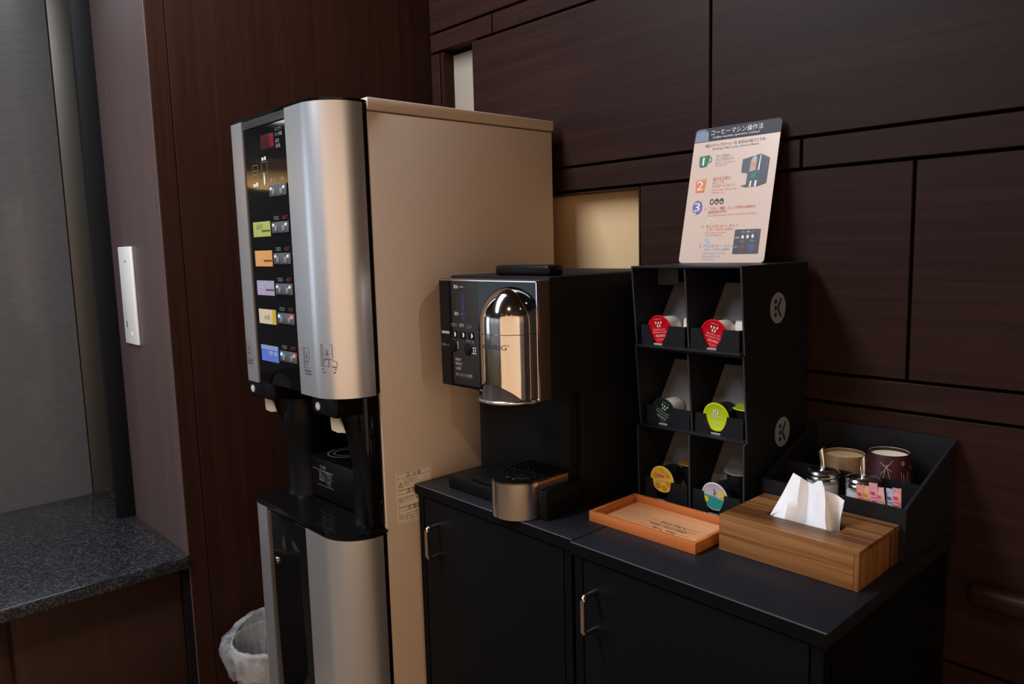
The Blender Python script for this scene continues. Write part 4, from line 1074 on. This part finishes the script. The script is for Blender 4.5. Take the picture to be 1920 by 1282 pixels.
slab('side_wall', [(FRx, yf, 0.85), (BRx, yb, 0.85), (BRx, yb, zbk), (FRx, yf, zf)], (-1, 0.04, 0), 0.005, CARD2, og)
slab('side_wall', [(FLx, yf, 0.85), (BLx, yb, 0.85), (BLx, yb, zbk), (FLx, yf, zf)], (1, -0.04, 0), 0.004, CARD2, og)
slab('front_wall', [(FLx, yf, 0.85), (FRx, yf, 0.85), (FRx, yf, zf), (FLx, yf, zf)], (0, 1, 0), 0.004, CARD2, og)
slab('back_wall', [(BLx, yb - 0.003, 0.85), (BRx, yb - 0.003, 0.85), (BRx, yb - 0.003, zbk), (BLx, yb - 0.003, zbk)], (0, 1, 0), 0.003, CARD2, og)
slab('divider', [(FLx + 0.007, 1.224, 0.85), (BRx - 0.009, 1.224, 0.85), (BRx - 0.009, 1.224, 0.948), (FLx + 0.007, 1.224, 0.948)], (0, 1, 0), 0.003, CARD2, og)
slab('floor_board', [(FLx + 0.005, yf + 0.004, 0.851), (FRx - 0.005, yf + 0.004, 0.851), (BRx - 0.005, 1.224, 0.851), (BLx + 0.005, 1.224, 0.851)], (0, 0, 1), 0.003, CARD2, og)
slab('raised_floor', [(FLx + 0.008, 1.227, 0.888), (BRx - 0.008, 1.227, 0.888), (BRx - 0.006, 1.327, 0.888), (BLx + 0.005, 1.327, 0.888)], (0, 0, 1), 0.003, CARD2, og)


# paper cups standing upside down
def cup(loc, r_rim, r_base, h, wallm, basem, label, deco):
    t = thing('paper_cup', label, 'paper cup', loc)
    obj('cup_wall', B().lathe([(r_rim - 0.002, 0.002), (r_rim, 0.0), (r_rim + 0.0015, 0.002), (r_rim, 0.004), (r_base, h - 0.001), (r_base - 0.0006, h), (r_base - 0.0012, h - 0.001), (r_base - 0.0018, h - 0.007)], seg=48), wallm, t, local=True)
    obj('cup_base', B().lathe([(r_base - 0.0010, h - 0.0003), (r_base - 0.0016, h - 0.006), (0.0, h - 0.0065)], seg=48), basem, t, local=True, label='pale recessed base')
    deco(t)
    return t


def dots_mat():
    m = bpy.data.materials.new('gold_dotted_paper'); m.use_nodes = True
    nt = m.node_tree; b = nt.nodes['Principled BSDF']; b.inputs['Roughness'].default_value = 0.55
    tc = nt.nodes.new('ShaderNodeTexCoord')
    sep = nt.nodes.new('ShaderNodeSeparateXYZ'); nt.links.new(tc.outputs['Object'], sep.inputs[0])
    at = nt.nodes.new('ShaderNodeMath'); at.operation = 'ARCTAN2'; nt.links.new(sep.outputs[1], at.inputs[0]); nt.links.new(sep.outputs[0], at.inputs[1])
    def M(op, a, bv):
        n = nt.nodes.new('ShaderNodeMath'); n.operation = op
        if hasattr(a, 'links'): nt.links.new(a, n.inputs[0])
        else: n.inputs[0].default_value = a
        if bv is not None:
            if hasattr(bv, 'links'): nt.links.new(bv, n.inputs[1])
            else: n.inputs[1].default_value = bv
        return n.outputs[0]
    s1 = M('SINE', M('MULTIPLY', at.outputs[0], 56.0), None); s2 = M('SINE', M('MULTIPLY', sep.outputs[2], 1500.0), None)
    pr_ = M('MULTIPLY', s1, s2); g = M('GREATER_THAN', pr_, 0.12)
    mx = nt.nodes.new('ShaderNodeMix'); mx.data_type = 'RGBA'; mx.inputs['A'].default_value = (0.022, 0.014, 0.008, 1); mx.inputs['B'].default_value = (0.46, 0.27, 0.09, 1)
    nt.links.new(g, mx.inputs['Factor']); nt.links.new(mx.outputs['Result'], b.inputs['Base Color'])
    return m


CUPM = mat('cup_maroon', (0.036, 0.006, 0.009), 0.5, spec=0.25, var=0.05)
CREAMC = mat('cup_cream', (0.93, 0.85, 0.70), 0.6, var=0.02)
TANC = mat('cup_tan', (0.86, 0.62, 0.40), 0.6, var=0.02)


def deco_maroon(t):
    ln = B()
    h0, h1 = 0.0415, 0.0325
    def P_(a, z): 
        r = h0 + (h1 - h0) * z / 0.093 + 0.0004
        return Vector((r * math.cos(a), r * math.sin(a), z))
    def seg_(a0, z0, a1, z1, w=0.0010):
        n = 5
        for i in range(n):
            p, q = P_(a0 + (a1 - a0) * i / n, z0 + (z1 - z0) * i / n), P_(a0 + (a1 - a0) * (i + 1) / n, z0 + (z1 - z0) * (i + 1) / n)
            d = (q - p).normalized(); nr = Vector((p.x, p.y, 0)).normalized(); s = d.cross(nr) * w / 2
            ln.poly([p - s, q - s, q + s, p + s])
    A = math.radians
    # windmill, letter S in a ring, tall lines of writing, small squares
    seg_(A(-88), .060, A(-60), .084); seg_(A(-92), .080, A(-62), .066); seg_(A(-76), .074, A(-84), .045); seg_(A(-74), .074, A(-62), .045); seg_(A(-88), .045, A(-58), .045); seg_(A(-84), .074, A(-70), .076)
    for k in range(5): seg_(A(-38 + k * 6), .040, A(-38 + k * 6), .066 - .004 * (k % 3), .0016 if k % 2 else .0008)
    for k in range(8):
        a = A(-20) + k * 0.09; zz = 0.044 + 0.005 * ((k * 3) % 5)
        seg_(a, zz, a + 0.05, zz + 0.004)
    for k in range(8):
        a0, a1 = 2 * PI * k / 8, 2 * PI * (k + 1) / 8
        seg_(A(-33) + 0.09 * math.cos(a0), .079 + .0033 * math.sin(a0), A(-33) + 0.09 * math.cos(a1), .079 + .0033 * math.sin(a1), .0008)
        for ca, cz in ((-92, .048), (-62, .038), (-8, .072)):
            seg_(A(ca) + 0.07 * math.cos(a0), cz + .0028 * math.sin(a0), A(ca) + 0.07 * math.cos(a1), cz + .0028 * math.sin(a1), .0008)
    obj('drawn_lines', ln, mat('cup_print_grey', (0.34, 0.24, 0.26), 0.5, var=0), t, smooth=0, local=True)
    me = text_mesh([('S', 0, 0, 0.006, 'C')], (0, 0, 0), X3, Z3)
    for v in me.vertices:
        p = P_(A(-33) + v.co.x / 0.034, .0768 + v.co.z); v.co = p * 1.004
    link('lettering', me, PRINTW, t, local=True)


cup((-0.4710, 1.2700, 0.8912), 0.0400, 0.0312, 0.0905, CUPM, CREAMC, 'dark maroon paper cup with line drawings, upside down in the organiser', deco_maroon)
cup((-0.5430, 1.2680, 0.8912), 0.0410, 0.0335, 0.0755, dots_mat(), TANC, 'gold dotted paper cup upside down in the organiser', lambda t: None)


# sugar dispensers
GLASS = mat('jar_glass', (0.55, 0.57, 0.57), 0.05, spec=0.9, var=0.0, alpha=0.20)
SUGAR = mat('white_sugar', (0.70, 0.69, 0.66), 0.9, var=0.05, scale=600, bump=0.3)


def dispenser(x, y, z, label, lean):
    t = thing('sugar_dispenser', label, 'sugar dispenser', (x, y, z), group='sugar dispensers in the organiser')
    obj('jar', B().lathe([(0.0, 0.001), (0.022, 0.001), (0.0245, 0.004), (0.0250, 0.010), (0.0252, 0.083), (0.0235, 0.091), (0.0235, 0.099), (0.0222, 0.099), (0.0222, 0.091), (0.0238, 0.082), (0.0238, 0.008), (0.0, 0.006)], seg=32), GLASS, t, local=True)
    obj('sugar', B().lathe([(0.0, 0.0065), (0.0234, 0.0085), (0.0234, 0.076), (0.018, 0.078), (0.0, 0.077)], seg=32), SUGAR, t, local=True)
    ld = obj('lid', B().lathe([(0.0245, 0.085), (0.0262, 0.0855), (0.0265, 0.089), (0.0250, 0.0905), (0.0262, 0.092), (0.0266, 0.096), (0.0250, 0.0980), (0.0235, 0.0995), (0.0170, 0.1025), (0.0, 0.1035)], seg=36), mat('lid_chrome', (0.80, 0.79, 0.78), 0.16, metal=1.0, var=0.01), t, local=True, label='chrome screw lid')
    pts = [(0.0, 0.0, 0.101), (lean * 0.2, 0, 0.112), (lean, 0.0, 0.1325)]
    b = B(); seg = 16
    for r0 in (0.0048,):
        rings = []
        for i, p in enumerate(pts):
            ring = []
            for k in range(seg):
                a = 2 * PI * k / seg; zz = p[2]
                if i == 2: zz += 0.0050 * math.cos(a - 0.3)
                ring.append((p[0] + r0 * math.cos(a), p[1] + r0 * math.sin(a), zz))
            rings.append(ring)
        b.grid(rings, True)
    b.solid(0.0006)
    obj('spout_tube', b, CHROMEB, ld, local=True, smooth=50)
    return t


dispenser(-0.4800, 1.1925, 0.8545, 'glass sugar jar with chrome pourer beside the stick sachets', -0.001)
dispenser(-0.5450, 1.1925, 0.8545, 'glass sugar jar with chrome pourer partly behind the white tissue', -0.004)

# stick sachets
SACH = [((0.60, 0.24, 0.20), 'salmon red'), ((0.62, 0.36, 0.20), 'orange'), ((0.62, 0.26, 0.34), 'pink'), ((0.60, 0.36, 0.36), 'pale rose'), ((0.36, 0.33, 0.44), 'silver and blue'), ((0.60, 0.25, 0.24), 'coral')]
xs = (-0.4545, -0.4455, -0.4355, -0.4275, -0.4195, -0.4125)
tops = (-0.4720, -0.4640, -0.4520, -0.4430, -0.4300, -0.4210)
zs = (0.9510, 0.9510, 0.9580, 0.9530, 0.9520, 0.9540)
where = ('leftmost of the row, leaning on the sugar jar', 'second from the sugar jar', 'third from the jar and tallest', 'fourth from the jar', 'fifth from the jar', 'rightmost of the row in the organiser')
for i, (c, nm) in enumerate(SACH):
    t = thing('sugar_stick', '%s sugar stick sachet, %s' % (nm, where[i]), 'sachet', (xs[i], 1.160, 0.8545), group='stick sachets in the organiser')
    b = B(); w = 0.0062
    yb_ = 1.1568 + 0.0015 * (i % 2)
    rows = []
    n = 7
    for k in range(n + 1):
        f = k / n; x = xs[i] + (tops[i] - xs[i]) * f + 0.0; z = 0.8555 + (zs[i] - 0.8555) * f; y = yb_ + 0.002 * f + (0.010 if i > 3 else 0.001) * f
        th_ = 0.0004 + 0.0030 * math.sin(f * PI) ** 0.6 if 0 < k < n else 0.0003
        ring = []
        for s_, d_ in ((-1, 0), (-0.5, -1), (0.5, -1), (1, 0), (0.5, 1), (-0.5, 1)): ring.append((x + s_ * w, y + d_ * th_, z + (0.0015 if k == n and s_ > 0.6 else 0)))
        rows.append(ring)
    b.grid(rows, True)
    b.bm.faces.new([b.bm.verts[j] for j in range(0)]) if False else None
    obj('wrapper', b, mat('sachet_%d' % i, c, 0.45, var=0.35, scale=130, spec=0.4), t, smooth=50)
    b = B(); f0, f1 = 0.70, 0.93
    def PT(f, s_): return (xs[i] + (tops[i] - xs[i]) * f + s_ * w, yb_ + 0.002 * f + (0.010 if i > 3 else 0.001) * f - 0.0036, 0.8555 + (zs[i] - 0.8555) * f)
    for f0, f1, s0, s1 in ((0.72, 0.75, -.6, .5), (0.79, 0.80, -.5, .6), (0.84, 0.88, -.6, .3), (0.60, 0.66, -.4, .4)): b.poly([PT(f0, s0), PT(f0, s1), PT(f1, s1), PT(f1, s0)])
    obj('print', b, mat('sachet_ink_%d' % i, ((0.42, 0.05, 0.04), (0.55, 0.18, 0.02), (0.40, 0.04, 0.14), (0.5, 0.1, 0.1), (0.06, 0.06, 0.18), (0.45, 0.04, 0.05))[i], 0.5, var=0), t, smooth=0)

# ================================================================== WASTE BIN WITH CLEAR BAG
BX, BY = -1.835, 0.80
BIN = mat('bin_grey_plastic', (0.21, 0.19, 0.175), 0.5, var=0.03)
wbn = thing('waste_bin', 'grey round waste bin on the floor left of the drink dispenser', 'bin', (BX, BY, 0.0))
obj('bucket', B().lathe([(0.0, 0.004), (0.078, 0.0), (0.080, 0.002), (0.0995, 0.318), (0.1035, 0.320), (0.1035, 0.326), (0.0985, 0.327), (0.0965, 0.318), (0.077, 0.008), (0.0, 0.008)], seg=48), BIN, wbn, local=True)
BAG = bpy.data.materials.new('clear_bag'); BAG.use_nodes = True
nt = BAG.node_tree; bs = nt.nodes['Principled BSDF']
bs.inputs['Base Color'].default_value = (0.75, 0.77, 0.80, 1); bs.inputs['Roughness'].default_value = 0.22; bs.inputs['Specular IOR Level'].default_value = 0.8
lw = nt.nodes.new('ShaderNodeTexNoise'); lw.inputs['Scale'].default_value = 26; lw.inputs['Detail'].default_value = 5
tc = nt.nodes.new('ShaderNodeTexCoord'); nt.links.new(tc.outputs['Object'], lw.inputs['Vector'])
mr = nt.nodes.new('ShaderNodeMapRange'); mr.inputs[1].default_value = 0.35; mr.inputs[2].default_value = 0.75; mr.inputs[3].default_value = 0.10; mr.inputs[4].default_value = 0.50
nt.links.new(lw.outputs[0], mr.inputs[0]); nt.links.new(mr.outputs[0], bs.inputs['Alpha'])
bg = thing('bin_liner', 'clear plastic bag folded over the rim of the grey bin', 'bag', (BX, BY, 0.1))
rnd = random.Random(3)
rows = []
prof = [(0.088, 0.16), (0.092, 0.24), (0.0945, 0.316), (0.0985, 0.331), (0.104, 0.334), (0.1085, 0.326), (0.109, 0.305), (0.108, 0.285), (0.1065, 0.268), (0.103, 0.255)]
N = 72
bulge = [rnd.uniform(0, 1) for _ in range(N)]
for k, (r, z) in enumerate(prof):
    row = []
    for i in range(N):
        a = 2 * PI * i / N
        # the slack bag billows out on the side towards the left wall
        d = max(0.0, math.cos(a - math.radians(215))) ** 2
        out = max(0, k - 3) / 6
        rr = r + 0.030 * d * math.sin(min(1, out * 1.3) * PI * 0.9) + 0.0022 * math.sin(a * 17 + k) * (k > 3) + 0.0015 * math.sin(a * 29 - k * 0.7)
        up = 0.028 * max(0.0, math.cos(a - math.radians(165))) ** 3 * (1 if k in (3, 4) else 0.4 if k in (2, 5) else 0)
        zz = z + up + 0.003 * math.sin(a * 11 + k * 0.5) * (k > 4) - 0.030 * d * out
        row.append((BX + rr * math.cos(a), BY + rr * math.sin(a), zz))
    rows.append(row)
b = B().grid(rows, True); obj('bag_film', b, BAG, bg, smooth=60)

# ================================================================== LAMPS OF THE LOBBY (outside the frame, seen in reflections)
def glow_mat():
    m = bpy.data.materials.new('lamp_bowl_glow'); m.use_nodes = True
    nt = m.node_tree; b = nt.nodes['Principled BSDF']; b.inputs['Base Color'].default_value = (0.6, 0.4, 0.2, 1)
    tc = nt.nodes.new('ShaderNodeTexCoord'); sp = nt.nodes.new('ShaderNodeSeparateXYZ'); nt.links.new(tc.outputs['Object'], sp.inputs[0])
    mr = nt.nodes.new('ShaderNodeMapRange'); mr.inputs[1].default_value = -0.005; mr.inputs[2].default_value = 0.10; mr.inputs[3].default_value = 5.0; mr.inputs[4].default_value = 0.10
    nt.links.new(sp.outputs[2], mr.inputs[0]); nt.links.new(mr.outputs[0], b.inputs['Emission Strength'])
    b.inputs['Emission Color'].default_value = (1.0, 0.56, 0.20, 1)
    return m


pl_ = thing('pendant_lamp', 'round amber pendant lamp hanging in the lobby beyond the stone counter', 'lamp', (-4.3, -0.63, 1.706))
obj('lamp_bowl', B().lathe([(0.0, 0.0), (0.07, 0.005), (0.12, 0.017), (0.155, 0.036), (0.172, 0.065), (0.175, 0.16), (0.0, 0.165)], seg=40), glow_mat(), pl_, local=True)
obj('lamp_cord', B().tube([(-4.3, -0.63, 1.872), (-4.3, -0.63, 2.7)], 0.004, 8), BLACKS, pl_)
d = thing('ceiling_light', 'larger round white ceiling light at the far west end of the lobby', 'light', (-7.5, -2.3, 2.7))
obj('light_disc', B().lathe([(0.0, 2.694), (0.15, 2.694), (0.16, 2.6995)], (-7.5, -2.3, 0), 24), mat('white_glow', (1, 1, 1), 0.5, emit=(1.0, 0.97, 0.9), estr=9), d)
DL = mat('downlight_glow', (1, 1, 1), 0.5, emit=(1.0, 0.80, 0.55), estr=14)
for i, (x, y) in enumerate(DOWN):
    d = thing('ceiling_downlight', 'small round ceiling downlight %s' % ('nearest the coffee cabinets', 'over the middle of the lobby', 'far to the east of the lobby', 'beside the right hand wall', 'behind the viewer')[i], 'light', (x, y, 2.7), group='ceiling downlights')
    obj('light_disc', B().lathe([(0.0, 2.694), (0.045, 2.694), (0.05, 2.6995)], (x, y, 0), 20), DL, d)
